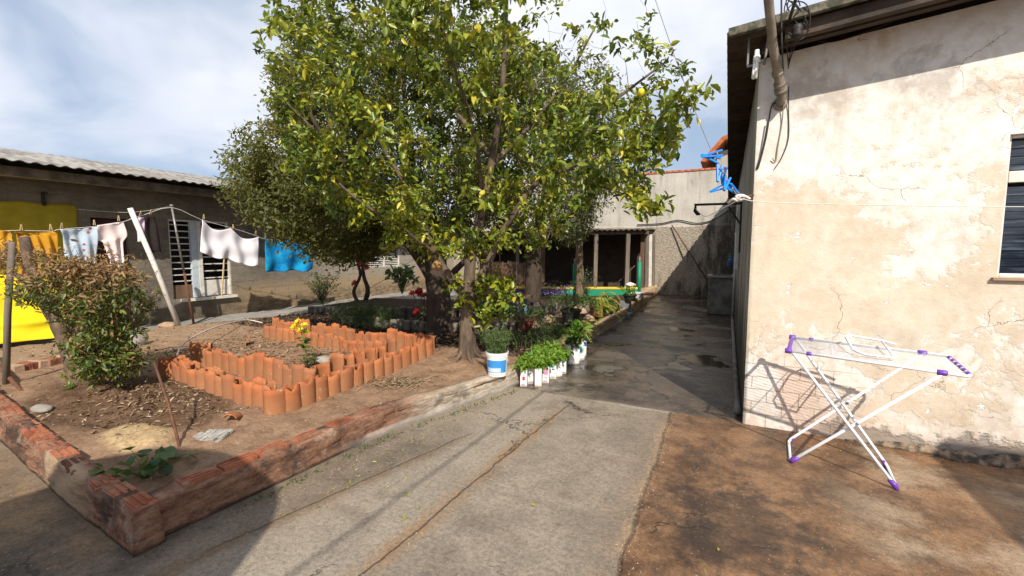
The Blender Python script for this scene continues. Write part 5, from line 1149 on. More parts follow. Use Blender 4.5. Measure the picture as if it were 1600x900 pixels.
# slim rough-barked tree beside the shed opening
B4 = onY(905, 455, 13.0); B4.z = .05
P4 = [(860, 300), (845, 250), (870, 150), (920, 120), (985, 160), (1000, 240), (960, 310), (930, 365), (890, 380)]
T4 = scatter(190, B4 + _r * .1 + Vector((0, 0, 3.5)), (1.7, 1.2, 1.7), .2, P4)
fine_tree(B4, 'slim_tree', 'slim tree with a rough pale trunk growing before the open shed', [([(0, 0, -.1), (.02, 0, .7), (-.02, 0, 1.5), (.03, 0, 2.3), (.1, 0, 3.5)], .14, .08)], T4, 'bark_pale', 'grey_leaf', 40, .10, .38, .29, tone_n(.0, .7, 28))

# pruned bush at the left, browned on top
B5 = on_soil(128, 598)
P5 = [(12, 470), (14, 425), (40, 400), (75, 385), (120, 402), (170, 410), (215, 420), (252, 435), (250, 465), (235, 500), (215, 520), (200, 548), (225, 570), (190, 598), (150, 598), (118, 585), (112, 540), (95, 505), (55, 478)]
bush = empty('pruned_bush', B5, 'pruned bush with a sawn grey limb, dry brown leaves on top and green ones below', 'bush'); G_ = Grower()
def L5(px, py, d=0.0): return onY(px, py, B5.y + d)
G_.limb([B5 - Vector((0, 0, .12)), L5(118, 585), L5(110, 560), L5(92, 510), L5(72, 465), L5(48, 440, .02)], .085, .052, 10, .25)
G_.limb([L5(95, 520), L5(70, 480, .05), L5(40, 440, .08), L5(22, 428, .1)], .05, .028, 9, .25)
st0, st1 = L5(62, 452, .02), L5(38, 372, .05); G_.limb([L5(80, 485), st0, L5(46, 410, .03), st1], .062, .050, 10, .2)
G_.limb([L5(108, 560), L5(125, 520, .05), L5(150, 470, .1), L5(165, 425, .1)], .06, .02, 9, .25)
G_.limb([L5(112, 575), L5(140, 545, .05), L5(168, 505, .1), L5(185, 470, .1)], .055, .015, 9, .25)
G_.limb([L5(118, 570), L5(140, 520, .3), L5(160, 470, .5), L5(185, 430, .5)], .05, .015, 8, .25)
T5 = scatter(300, L5(140, 470), (.95, .55, .62), .45, P5, keep=clumpy(3.2, .40, 33)) + scatter(130, L5(165, 560), (.50, .40, .22), .2, P5) + scatter(25, L5(15, 400, .1), (.25, .3, .2), .2)
G_.grow(T5, .05, .012, 4, .08)
m = MB(); d = (st1 - L5(46, 410, .03)).normalized(); m.tube([st1 - d * .004, st1 + d * .004], [.050, .048], 12); m.build('saw_cut', 'cut_wood', bush)
dead = scatter(90, L5(130, 415), (.75, .45, .22), .5)
G2 = Grower(); G2.P = list(G_.P); G2.R = list(G_.R); G2.grow(dead, .02, .006, 3, .2); G_.mb.add(G2.mb.v, G2.mb.f); G_.mb.build('branches', 'bark_bush', bush)
lv = Leaves()
def tone_bush(q):
    x, y = proj(q); brown = sstep(1.10, 1.36, q.z + .35 * (fbm(q.x * 4, q.y * 4 + q.z * 3, 4) - .45)) ; side = sstep(-5.1, -4.75, q.x)
    if U(0, 1) < .18 + .78 * brown * (1 - .75 * side): return U(.58, 1.0)
    return U(.05, .56)
leaf_twigs(lv, G_.ends, 26, .060, .32, .085, tone_bush, .22, .05, .5); lv.build('foliage', 'bush_leaf', bush)

# ------------------------------------------------------------------ smaller plants
def plant(name, base, label, cat, stems, leafmat, per, ll, lw, spread, tone, stem_r=.006, stem_mat='green_stem', group=None, reach=.25, droop=.1, upw=.5, fold=.25, n_stem_leaves=0):
    t = empty(name, base, label, cat, group); m = MB(); lv = Leaves()
    for pts in stems:
        q = [base + Vector(p) for p in pts]; m.tube(q, [stem_r * (1 - .6 * i / (len(q) - 1)) for i in range(len(q))], 5, caps=False)
        leaf_twigs(lv, [(q[-2], q[-1], .2)], per, ll, lw, spread, tone, reach, droop, upw)
        for i in range(n_stem_leaves):
            k = min(int(U(0.5, len(q) - 1)), len(q) - 2); leaf_twigs(lv, [(q[k], q[k].lerp(q[k + 1], U(0, 1)), .1)], 1, ll, lw, spread * .4, tone, .05, droop, upw)
    m.build('stems', stem_mat, t); lv.build('leaves', leafmat, t, fold=fold); return t
def fan(n, h, r, up=.5, jit=.3, a0=0, a1=2 * pi):
    out = []
    for i in range(n):
        a = a0 + (a1 - a0) * (i + U(0, 1)) / n; R_ = r * U(.3, 1); hh = h * U(.6, 1.05)
        out.append([(0, 0, 0), (R_ * .35 * cos(a), R_ * .35 * sin(a), hh * .5), (R_ * cos(a), R_ * sin(a), hh)])
    return out
tn = lambda lo, hi: (lambda q: U(lo, hi))
# flower heads: petals set round a centre
def flower(parent, name, c, n, l, w, mat, flat=.3, layers=2):
    lv = Leaves(); ax = (Vector((.15, -.6, .7)) + rvec() * .35).normalized(); u_ = ax.orthogonal().normalized(); v_ = ax.cross(u_)
    for k in range(layers):
        for i in range(n):
            a = 2 * pi * (i + .5 * k) / n + U(-.1, .1); d = (u_ * cos(a) + v_ * sin(a) + ax * (flat + .35 * k)).normalized(); lv.add(Vector(c) + ax * .004 * k, d, ax, l * U(.85, 1.1), w, U(0, 1))
    return lv.build(name, mat, parent, fold=.15)

yb = on_soil(482, 575); yf_ = empty('yellow_flower_plant', yb, 'tall plant with bright yellow flowers growing inside the tiled bed', 'plant')
top_ = onY(468, 508, yb.y); m = MB(); dz = top_ - yb
m.tube([yb, yb + dz * .5 + Vector((.015, 0, 0)), top_], .006, 6); m.tube([yb + dz * .55, onY(480, 515, yb.y)], .004, 5); m.tube([yb + dz * .5, onY(458, 516, yb.y)], .004, 5); m.build('stems', 'green_stem', yf_)
lv = Leaves(); 
for i in range(26): q = yb + dz * U(.08, .92); d = rvec(); d.z = abs(d.z) * .4; lv.add(q, d, (0, 0, 1), U(.07, .14), U(.045, .075), U(.3, .9))
lv.build('leaves', 'mid_leaf', yf_)
for px, py in ((466, 503), (476, 509), (460, 512), (470, 517), (479, 518), (464, 508)): flower(yf_, 'flower', onY(px, py, yb.y + U(-.05, .05)), 9, .052, .024, 'yellow_petal')
dt = on_soil(538, 577); t = empty('dry_shrub', dt, 'leafless brown twiggy shrub inside the tiled bed', 'shrub'); G_ = Grower(); G_.limb([dt, dt + Vector((0, 0, .12)), dt + Vector((.02, 0, .25))], .009, .005, 5)
G_.grow(scatter(60, dt + Vector((0, 0, .27)), (.26, .2, .22), .3), .02, .004, 3, .15); G_.mb.build('twigs', 'dry_twig', t)
p = on_soil(228, 748); p.z = max(p.z, .10)
plant('squash_plant', p, 'low plant with rounded green leaves in the corner of the brick walls', 'plant', fan(22, .13, .24), 'mid_leaf', 2, .082, .85, .025, tn(.15, .75), .004, reach=.03, droop=.3, upw=1.4, fold=.15)
p = on_soil(515, 690 - 5); plant('weed', p, 'small green weed sprouting along the inner side of the brick wall', 'weed', fan(9, .10, .13), 'bright_leaf', 4, .05, .5, .03, tn(.2, .9), .003)
p = on_soil(130, 602) ; plant('weed', p + Vector((.08, -.12, 0)), 'small bright weed at the foot of the pruned bush', 'weed', fan(7, .12, .1), 'bright_leaf', 4, .06, .45, .03, tn(.2, .9), .003)
p = on_soil(262, 556); plant('weed', p, 'tiny green weed by the hose end behind the tiles', 'weed', fan(8, .06, .09), 'bright_leaf', 4, .035, .45, .02, tn(.2, .8), .002)
m = MB(); p = on_soil(618, 602)
lv = Leaves()
for i in range(420):
    a = U(0, 2 * pi); r = abs(RNG.normal()) * .22; q = p + _r * (r * cos(a) * 1.5) + _fh * (r * sin(a) * .8); q.z = soil_h(q.x, q.y) + U(0, .05) * max(0, 1 - r / .4); d = rvec(); d.z *= .25; lv.add(q, d, (0, 0, 1), U(.06, .15), .008, U(.55, 1))
tag(lv.build('dry_grass', 'litter_leaf', fold=.1), 'heap of dry straw on the soil between the tiles and the low wall', 'straw heap', kind='stuff')

# shaded plants on and around the raised rear bed
p = onZ(566, 470, .27); p.z = .2; t = empty('red_flower_shrub', p, 'small tree-like shrub with red flowers and two dark stems on the raised rear bed', 'shrub'); G_ = Grower()
Lr = lambda px, py, d=0: onY(px, py, p.y + d)
G_.limb([p - Vector((0, 0, .1)), Lr(575, 455), Lr(568, 430), Lr(566, 405), Lr(560, 375)], .07, .03, 8, .2); G_.limb([p + Vector((-.25, .1, 0)), Lr(553, 455, .1), Lr(563, 430, .1), Lr(558, 400, .1), Lr(575, 370, .1)], .055, .025, 8, .2)
G_.grow(scatter(70, Lr(565, 390), (.75, .5, .35), .2), .05, .01, 4, .1); G_.mb.build('stems', 'bark_dark', t); lv = Leaves(); leaf_twigs(lv, G_.ends, 16, .085, .45, .15, tn(.1, .8), .3, .2); lv.build('leaves', 'mid_leaf', t)
for px, py in ((545, 372), (557, 374), (551, 397), (558, 401), (564, 413), (554, 443), (573, 418)): flower(t, 'flower', Lr(px, py, -.45), 8, .10, .05, 'red_bract')
p = on_soil(664, 507); t = empty('poinsettia', p, 'leggy poinsettia with scarlet bracts at the dark tree trunk', 'plant'); m = MB(); lv = Leaves()
for px, py in ((672, 474), (651, 488), (645, 459), (663, 462), (693, 443), (655, 456), (678, 455)):
    q = onY(px, py, p.y - .15); m.tube([p, p.lerp(q, .5) + rvec() * .05, q], .008, 5); flower(t, 'bract', q, 9, .10, .042, 'red_bract', .2)
    for i in range(4): lv.add(p.lerp(q, U(.35, .95)), rvec(), (0, 0, 1), .09, .05, U(.3, .9))
m.build('stems', 'bark_dark', t); lv.build('leaves', 'mid_leaf', t)
p = onZ(628, 458, .25); p.z = .22; plant('broadleaf_plant', p, 'dense plant with large glossy dark leaves against the louvred wall', 'plant', fan(34, .78, .46), 'dark_leaf', 4, .22, .62, .10, tn(.2, 1), .012, reach=.1, droop=.5, upw=.9, fold=.15)
p = onZ(503, 471, .24); p.z = .2; plant('loose_shrub', p, 'loose open shrub at the path end of the raised rear bed', 'shrub', fan(26, .78, .62), 'mid_leaf', 10, .075, .38, .09, tn(.3, 1), .008, 'bark_dark', None, .35, n_stem_leaves=10)
p = on_soil(573, 508); plant('feathery_bush', p, 'soft feathery green bush spilling over the rear border logs', 'bush', [[(a[0] * .9, a[1], 0) for a in [(U(-.7, .7), U(-.25, .25))]] + [(x, y, h * .6), (x + U(-.08, .08), y + U(-.1, .05), h)] for x, y, h in [(U(-.62, .62), U(-.3, .3), U(.2, .42)) for _ in range(150)]], 'herb_leaf', 16, .055, .16, .07, tn(.0, .6), .003, reach=.12)
p = onZ(870, 470, .12); p.z = .1
t = plant('violet_flower_plant', p, 'airy plant with small violet flowers before the painted wall', 'plant', fan(22, .55, .7), 'mid_leaf', 4, .05, .4, .09, tn(.1, .7), .004, n_stem_leaves=4)
lv = Leaves()
for i in range(110): q = p + Vector((U(-.6, .55), U(-.45, .3), U(.2, .5))); lv.add(q, rvec(), (0, -.5, 1), .035, .03, U(0, 1))
lv.build('blossoms', 'violet_petal', t)
p = onZ(915, 472, .12); p.z = .1; plant('thin_shrub', p, 'thin dark flowering shrub before the green half of the painted wall', 'shrub', fan(22, .95, .4), 'dark_leaf', 6, .06, .4, .10, tn(.2, .9), .006, 'bark_dark', n_stem_leaves=8)
p = on_soil(845, 540); plant('trailing_plant', p, 'dark low plant trailing along the inner side of the tan wall', 'plant', [[(x, y, 0), (x, y, .1), (x + U(-.12, .12), y + U(-.12, .12), U(.12, .26))] for x, y in [(U(-.4, .25), U(-.5, 1.1)) for _ in range(90)]], 'mid_leaf', 7, .045, .4, .06, tn(.0, .6), .003)

# small blue-legged bench in the shade
c = onZ(785, 500, .15); bn = empty('garden_bench', c, 'low wooden bench on pale blue legs in the shade behind the lemon tree', 'bench')
m = MB(); m.box(c.x - .75, c.x + .55, c.y - .1, c.y + .30, .62, .67); m.build('seat', 'wood_brown', bn)
for dx, dy in ((-.62, -.04), (.42, -.04), (-.62, .24), (.42, .24)): m = MB(); m.box(c.x + dx - .022, c.x + dx + .022, c.y + dy - .022, c.y + dy + .022, .0, .62); m.build('leg', 'frame_blue', bn)

# ------------------------------------------------------------------ pots, buckets and milk cartons
def pot(base, r, h, mat, label, name='plant_pot', cat='plant pot', rim=True):
    t = empty(name, base, label, cat); m = MB(); pr = [(0, 0), (r * .72, 0), (r * .94, h * .86)] + ([(r * 1.04, h * .86), (r * 1.04, h)] if rim else [(r, h)]) + [(r * .9, h), (r * .86, h * .9), (0, h * .9)]
    m.lathe(pr, 22, base, smooth=False); m.build('body', mat, t); m = MB(); m.lathe([(r * .85, h * .905), (r * .4, h * .94), (0, h * .95)], 14, base); m.build('earth', 'pot_earth', t); return t
b0 = onZ(777, 584, .195); b0.z = soil_h(b0.x - .1, b0.y) - .0; b0.z = max(.17, b0.z)
bk = empty('paint_bucket', b0, 'white plastic paint bucket with a blue label standing at the wall end under the herb', 'bucket')
r, h = .125, .27; m = MB(); m.lathe([(0, 0), (r * .84, 0), (r * .96, h * .82), (r * 1.0, h * .82), (r * 1.0, h * .90), (r * 1.05, h * .90), (r * 1.05, h), (r * .97, h), (r * .93, h * .88), (0, h * .88)], 30, b0, smooth=False); m.build('body', 'plastic_white', bk)
def band(c, r0, r1, z0, z1, a0, a1, n=14):
    m = MB(); m.grid(lambda u, v: (c.x + (r0 + (r1 - r0) * v) * cos(a0 + (a1 - a0) * u), c.y + (r0 + (r1 - r0) * v) * sin(a0 + (a1 - a0) * u), c.z + z0 + (z1 - z0) * v), n, 1); return m
ca = atan2(-b0.y, -b0.x)
rb_ = lambda z: r * (.84 + .12 * z / (h * .82)) + .0025
lb = band(b0, rb_(.05), rb_(.19), .05, .19, ca - 1.2, ca + 1.0).build('label', 'print_blue', bk); band(b0, rb_(.055) + .001, rb_(.105) + .001, .055, .105, ca - 1.1, ca + .35).build('label_panel', 'print_sky', lb)
for z in (.063, .074, .086): band(b0, rb_(z) + .002, rb_(z + .006) + .002, z, z + .006, ca - .85, ca + .2).build('print_line', 'plastic_white', lb)
for a in (-.7, -.45, -.2, .1): band(b0, rb_(.022), rb_(.032), .022, .032, ca + a, ca + a + .12, 3).build('print_mark', 'print_grey' if a < 0 else 'paint_yellow', lb)
m = MB(); m.tube([b0 + Vector((r * 1.03 * cos(ca + s), r * 1.03 * sin(ca + s), h * .9 - .10 * sin((s - .9) / 1.6 * pi))) for s in np.linspace(.9, 2.5, 8)], .004, 6); m.build('handle', 'plastic_white', bk)
m = MB(); m.lathe([(r * .92, h * .89), (0, h * .93)], 16, b0); m.build('earth', 'pot_earth', bk)
tb = b0 + Vector((0, 0, h * .9)); plant('rosemary', tb, 'upright grey-green herb growing in the white paint bucket', 'plant', [[(x, y, 0), (x * 1.4, y * 1.4, .12), (x * 2 + U(-.04, .04), y * 2 + U(-.04, .04), U(.16, .30))] for x, y in [(U(-.085, .085), U(-.085, .085)) for _ in range(60)]], 'herb_leaf', 14, .038, .16, .03, tn(.2, 1), .0025, reach=.16, n_stem_leaves=26)

c_all = []
def carton(c, rz, label, prints, mat='carton_white', w=.080, h=.215):
    t = empty('milk_carton', c, label, 'milk carton', 'milk cartons reused as seedling pots', rz); hw = w / 2; m = MB(); bl = .004
    m.add([(x, y, z) for z in (0, h) for x, y in ((-hw, -hw), (hw, -hw), (hw, hw), (-hw, hw))], [(3, 2, 1, 0), (0, 1, 5, 4), (1, 2, 6, 5), (2, 3, 7, 6), (3, 0, 4, 7)])
    i = hw - .004
    m.add([(x, y, z) for z in (h, h - .03) for x, y in ((-i, -i), (i, -i), (i, i), (-i, i))], [(0, 1, 5, 4), (1, 2, 6, 5), (2, 3, 7, 6), (3, 0, 4, 7)]); m.add([(-hw, -hw, h), (hw, -hw, h), (hw, hw, h), (-hw, hw, h), (-i, -i, h), (i, -i, h), (i, i, h), (-i, i, h)], [(0, 1, 5, 4), (1, 2, 6, 5), (2, 3, 7, 6), (3, 0, 4, 7)])
    m.v = [(x + .003 * sin(z * 40 + len(c_all) * 1.7), y + .003 * sin(z * 31 + len(c_all) * 2.3), z) for x, y, z in m.v]; c_all.append(1)
    m.build('body', mat, t, local=True); m = MB(); m.add([(-i, -i, h - .03), (i, -i, h - .03), (i, i, h - .03), (-i, i, h - .03)], [(0, 1, 2, 3)]); m.build('earth', 'pot_earth', t, local=True)
    for (x0_, x1_, z0_, z1_, pm_, face) in prints:
        m = MB(); o_ = hw + .0012
        if face == 'f': m.add([(x0_ * hw, -o_, z0_ * h), (x1_ * hw, -o_, z0_ * h), (x1_ * hw, -o_, z1_ * h), (x0_ * hw, -o_, z1_ * h)], [(0, 1, 2, 3)])
        else: m.add([(o_, x0_ * hw, z0_ * h), (o_, x1_ * hw, z0_ * h), (o_, x1_ * hw, z1_ * h), (o_, x0_ * hw, z1_ * h)], [(0, 1, 2, 3)])
        m.build('print', pm_, t, local=True)
    return t
def small(seed, top_=None, side=None):
    rg = random.Random(seed); P_ = []
    for z in (.06, .12): 
        x = -.7
        while x < .6: wd = rg.uniform(.12, .35); P_.append((x, x + wd, z, z + .035, 'print_navy' if rg.random() < .6 else 'print_grey', 'f')); x += wd + .12
    if top_: P_ += [(-1, 1, .80, .97, top_, 'f'), (-1, .2, .68, .80, top_, 'f'), (-1, 1, .78, .97, top_, 's')]
    if side: P_ += [(-.6, .5, .30, .72, side, 's'), (-.4, .4, .12, .2, 'print_navy', 's')]
    return P_
crt = [(817, 602, .42, 'first white milk carton of the row, with a red square, beside the wall end', [(-.35, .4, .38, .60, 'print_crimson', 'f'), (-.3, .1, .64, .70, 'print_grey', 'f')] + small(1)),
       (830, 598, .5, 'white milk carton standing back between the first two of the row', small(2, None, 'print_grey')),
       (841, 602, .48, 'white milk carton with a teal top and dark lettering, second in front', [(-.2, .3, .42, .52, 'print_grey', 'f'), (-.7, -.4, .48, .6, 'print_navy', 's')] + small(3, 'print_teal', 'print_navy')),
       (853, 597, .5, 'milk carton with a pink printed face', [(-.7, .7, .50, .9, 'print_pink', 'f'), (-.5, .4, .3, .36, 'print_pink', 'f')] + small(4)),
       (864, 591, .5, 'white milk carton with a pale teal top, right of the pink one', [(-.3, .5, .55, .63, 'print_navy', 'f')] + small(5, 'print_teal')),
       (872, 587, .5, 'white milk carton with teal corner, last but one of the seedling row', [(-.2, .5, .45, .5, 'print_crimson', 'f')] + small(6, 'print_teal')),
       (880, 583, .5, 'teal-topped milk carton closing the seedling row', small(7, 'print_teal', 'print_teal')),
       (828, 590, .5, 'milk carton hidden under the seedlings against the wall, front end', small(8)), (846, 584, .5, 'milk carton hidden under the seedlings against the wall, middle', small(9)), (862, 578, .5, 'milk carton hidden under the seedlings against the wall, far end', small(10, 'print_teal'))]
lab_s = ['bushy seedling in the carton with the red square', 'bushy seedling in the recessed carton', 'bushy seedling in the second front carton', 'bushy seedling over the pink carton', 'bushy seedling in the carton right of the pink one', 'bushy seedling in the last but one carton', 'bushy seedling at the far end of the carton row', 'bushy seedling rising over the wall at the near end', 'bushy seedling rising over the wall in the middle', 'bushy seedling rising over the wall at the far end']
for i, (px, py, rz, lab, pr) in enumerate(crt):
    c = onZ(px, py, 0.0); c.x = max(c.x, -2.085) if i != 0 else max(c.x, -2.11); carton(c, rz + U(-.22, .22), lab, pr, h=.215 * U(.93, 1.03)).rotation_euler.x = U(-.03, .03)
    plant('seedling', c + Vector((0, 0, .19)), lab_s[i] + ', bright green', 'plant', fan(24, .135 + (.05 if i > 6 else 0), .125), 'bright_leaf', 9, .066, .32, .040, tn(.25, 1), .0025, group='bright green seedlings in milk cartons', reach=.10, droop=.5, upw=.7)
c2s = [(892, 569, 'ribbed white plastic bottle cut off and used as a planter', None), (900, 568, 'milk carton with blue and teal print beside the ribbed bottle', [(-1, 1, .05, .42, 'print_blue', 'f'), (-.2, 1, .42, .62, 'print_teal', 'f')] + small(11)), (908, 562, 'milk carton with teal side at the far end of the second group', [(-1, .1, .5, .95, 'print_teal', 'f')] + small(12, None, 'print_grey')), (887, 562, 'white milk carton behind the ribbed bottle', small(13)), (899, 557, 'white milk carton with a pinkish top at the back of the second group', [(-1, 1, .8, .97, 'print_pink', 'f')] + small(14)), (911, 555, 'milk carton with a blue corner touching the tan wall', [(-1, 1, .7, .97, 'print_blue', 's'), (.2, 1, .7, .97, 'print_blue', 'f')] + small(15))]
for px, py, lab, pr in c2s:
    c = onZ(px, py, 0.0); c.x = max(c.x, -2.04)
    if pr is None:
        t = empty('cut_bottle', c, lab, 'planter'); m = MB(); prof = [(0, 0), (.040, 0)]
        for k in range(12): prof += [(.045, .01 + k * .015), (.042, .0175 + k * .015)]
        m.lathe(prof + [(.044, .195), (.041, .195), (.040, .17), (0, .17)], 18, c); m.build('body', 'plastic_white', t)
    else: carton(c, .5 + U(-.1, .1), lab, pr)
c = onZ(899, 558, 0.0) + Vector((0, 0, .17)); c.x = max(c.x, -2.02)
plant('leafy_plant', c, 'tall leafy plant growing from the second group of cartons', 'plant', fan(14, .36, .17), 'bright_leaf', 6, .13, .30, .07, tn(.0, .6), .005, reach=.18, droop=.35, n_stem_leaves=5)
c = onZ(890, 560, 0.0) + Vector((0, 0, .17)); c.x = max(c.x, -2.05); plant('leafy_plant', c, 'small dark leafy plant beside the tall one in the cartons', 'plant', fan(10, .14, .14), 'dark_leaf', 7, .06, .5, .05, tn(.1, .9), .003)
c = onZ(820, 518, .16); c.z = .15; pot(c, .17, .26, 'pot_red', 'dark red plant pot standing on the border logs in the shade', cat='plant pot')
plant('trailing_plant', c + Vector((0, 0, .22)), 'grey-green plant with long trailing stems in the dark red pot', 'plant', [[(0, 0, 0), (.28 * cos(a), .28 * sin(a), .2 * U(.4, 1.2)), (.62 * cos(a) * U(.6, 1), .62 * sin(a) * U(.6, 1), U(-.22, .15))] for a in np.linspace(0, 6.2, 30)], 'herb_leaf', 10, .05, .42, .07, tn(.1, .9), .004, reach=.3, n_stem_leaves=10)
c = onZ(892, 508, .18); c.z = .18; pot(c, .19, .30, 'pot_black', 'black plastic pot on the tan wall holding a dark fern')
plant('fern', c + Vector((0, 0, .27)), 'dark green arching fern in the black plastic pot', 'fern', [[(0, 0, 0), (.2 * cos(a), .2 * sin(a), .28), (.48 * cos(a), .48 * sin(a), U(.05, .25))] for a in np.linspace(0, 6.2, 26)], 'mid_leaf', 14, .075, .2, .07, tn(.1, .8), .004, reach=.32, n_stem_leaves=12)
c = onZ(932, 494, .2); c.z = .2; pot(c, .155, .22, 'pot_clay', 'orange clay pot on the tan wall holding a yellow fern')
def frond(parent, lv, m, base, tip, sag, w, n=18):
    P_ = [Vector(base).lerp(Vector(tip), u) + Vector((0, 0, sag * 4 * u * (1 - u))) for u in np.linspace(0, 1, 10)]; m.tube(P_, .003, 4, caps=False)
    for i in range(n):
        u = (i + 1) / (n + 1) * 9; k = min(int(u), 8); q = P_[k].lerp(P_[k + 1], u - k); ax = (P_[k + 1] - P_[k]).normalized(); sd_ = ax.cross(Vector((0, 0, 1))).normalized() if abs(ax.z) < .98 else Vector((1, 0, 0))
        for s in (-1, 1): lv.add(q, sd_ * s + ax * .35 - Vector((0, 0, .2)), Vector((0, -.3, 1)), w * (1 - .6 * abs(i / n - .35)), w * .28, U(.2, 1))
t = empty('fern', c + Vector((0, 0, .2)), 'yellow-green sword fern arching out over the alley from the clay pot', 'fern'); lv = Leaves(); m = MB()
for i in range(17):
    a = U(0, 2 * pi) if i > 6 else U(-1.4, .5); R_ = U(.3, .62); b_ = c + Vector((0, 0, .2)); frond(t, lv, m, b_, b_ + Vector((R_ * cos(a), R_ * sin(a), U(-.32, .22))), U(.12, .25), .085)
m.build('stems', 'green_stem', t); lv.build('fronds', 'yellow_leaf', t)
t0 = onZ(905, 530, .15); t = empty('fern', t0, 'pale fern fronds hanging down the tan wall behind the cartons', 'fern'); lv = Leaves(); m = MB()
for i in range(9): b_ = t0 + Vector((U(-.15, .1), U(-.2, .5), .1)); frond(t, lv, m, b_, b_ + Vector((U(.15, .4), U(-.35, .2), U(-.18, .25))), U(.08, .2), .06)
m.build('stems', 'green_stem', t); lv.build('fronds', 'yellow_leaf', t)
c = onZ(962, 488, .2); c.z = .2; plant('lily_plant', c + Vector((-.32, .1, -.05)), 'clump of broad strap leaves growing behind the grey concrete block', 'plant', fan(26, .30, .34), 'bright_leaf', 3, .34, .17, .08, tn(.0, .65), .004, reach=.3, droop=.45, upw=.8)
c = onZ(957, 490, .12); c.z = .12; pot(c, .10, .22, 'pot_clay', 'small clay pot tucked beside the grey concrete block')
c = onZ(984, 470, .36); c.z = .36; pot(c, .16, .15, 'pot_black', 'low black bowl pot on the raised end of the alley wall')
plant('leafy_plant', c + Vector((-.05, .05, .12)), 'leafy green plant in the low black bowl', 'plant', fan(16, .22, .20), 'bright_leaf', 4, .13, .28, .05, tn(.0, .7), .004, reach=.12, droop=.35)
c = onZ(996, 465, .36); c.z = .36; pot(c, .19, .13, 'plastic_white', 'low white dish pot on the raised end of the alley wall')
c = onZ(1012, 461, .35); m = MB(); m.box(c.x - .14, c.x + .12, c.y - .12, c.y + .3, .345, .40); tag(m.build('clay_tile', 'pot_clay'), 'flat clay tile lying on the raised wall by the shed post', 'tile')

# ------------------------------------------------------------------ clothes airer
FA, FAf, FB, FBf = onZ(1235, 723), onZ(1232, 690), onZ(1402, 766), onZ(1386, 730)
NL, FL, NR, FR = onY(1232, 548, FA.y + .02), onY(1238, 527, 4.17), onY(1519, 589, 3.66), onY(1480, 556, 3.99)
ar = empty('clothes_airer', (FA.x, FA.y, 0), 'white folding clothes airer with purple plastic joints before the cream wall', 'clothes airer')
tr = .0105
def seg(a, b, r_=tr, mb=None): mb.tube([a, b], r_, 10)
nR, fR = NL.lerp(NR, .86), FL.lerp(FR, .86)
nL, fL = NL.lerp(NR, .03), FL.lerp(FR, .03)
m = MB(); m.tube([FL, FR - (FR - FL) * .02, FR.lerp(NR, .06), NR.lerp(FR, .06), NR - (NR - NL) * .02, NL], tr, 10); seg(FL, NL, tr, m); m.build('top_frame', 'white_enamel', ar)
m = MB()
for i in range(17):
    u = .05 + .9 * i / 16; seg(FL.lerp(NL, u), FR.lerp(NR, u), .0014, m)
for u in (.28, .55): seg(FL.lerp(FR, u) - Vector((0, 0, .004)), NL.lerp(NR, u) - Vector((0, 0, .004)), .0035, m)
m.build('wires', 'white_enamel', ar)
dn = Vector((0, 0, -.012))
def foot_frame(tn_, tf, bn_, bf):
    m = MB(); k = bn_ - tn_; up_ = Vector((0, 0, tr)); m.tube([tn_ + dn, bn_ + up_ - (bn_ - tn_).normalized() * .03, bn_ + up_ + (bf - bn_).normalized() * .03, bf + up_ - (bf - bn_).normalized() * .03, bf + up_ - (bf - tf).normalized() * .03, tf + dn], tr, 10); return m
foot_frame(nR, fR, FA, FAf).build('leg_frame', 'white_enamel', ar); foot_frame(nL, fL, FB, FBf).build('leg_frame', 'white_enamel', ar)
def joint(c, d, l, r_, name='joint'):
    d = Vector(d).normalized(); m = MB(); c = Vector(c); m.tube([c - d * l / 2, c - d * l * .4, c + d * l * .4, c + d * l / 2], [r_ * .8, r_, r_, r_ * .8], 12); m.build(name, 'purple_plastic', ar)
ax = NR - NL
for c in (NL, FL): joint(c, ax, .045, .020)
joint(NL.lerp(FL, .5), FL - NL, (FL - NL).length * .8, .014, 'end_cap')
for c in (nR, fR): joint(c, ax, .05, .018)
for c in (FL.lerp(FR, .14), NL.lerp(NR, .13)): joint(c, ax, .03, .015)
for i in range(6): joint(FR.lerp(NR, .12 + .15 * i), FR - NR, .03, .014, 'wire_clip')
for a, b_, t_ in ((FA, FAf, nR), (FB, FBf, nL)):
    m = MB(); d = (t_ - a).normalized(); m.tube([a + Vector((0, 0, .002)), a + Vector((0, 0, .012)) + d * .02, a + d * .075], [.012, .020, .014], 10); m.build('foot', 'purple_plastic', ar)
    m = MB(); d = (t_ - a).normalized(); m.tube([b_ + Vector((0, 0, .004)), b_ + d * .05 + Vector((0, 0, .006))], [.015, .014], 10); m.build('foot', 'purple_plastic', ar)
wl_ = [onY(x, y, Y) for x, y, Y in ((1400, 566, 3.78), (1350, 560, 3.80), (1333, 553, 3.84), (1321, 533, 4.02), (1330, 530, 4.07), (1378, 538, 4.06), (1400, 544, 4.05))]
m = MB(); m.tube([q + Vector((0, 0, .028)) for q in wl_], .008, 8); q_ = [onY(1377, 539, 4.06), onY(1398, 566, 3.78)]; m.tube([q + Vector((0, 0, .03)) for q in q_], .007, 8); m.build('folded_wing', 'white_enamel', ar)
c = (FB + nL) / 2; 
for a0_, a1_, b0_, b1_ in ((nR, FA, nL, FB), (fR, FAf, fL, FBf)):
    q = a0_.lerp(a1_, .52); m = MB(); m.tube([q - Vector((0, .018, 0)), q + Vector((0, .018, 0))], .009, 8); m.build('rivet', 'steel_grey', ar)

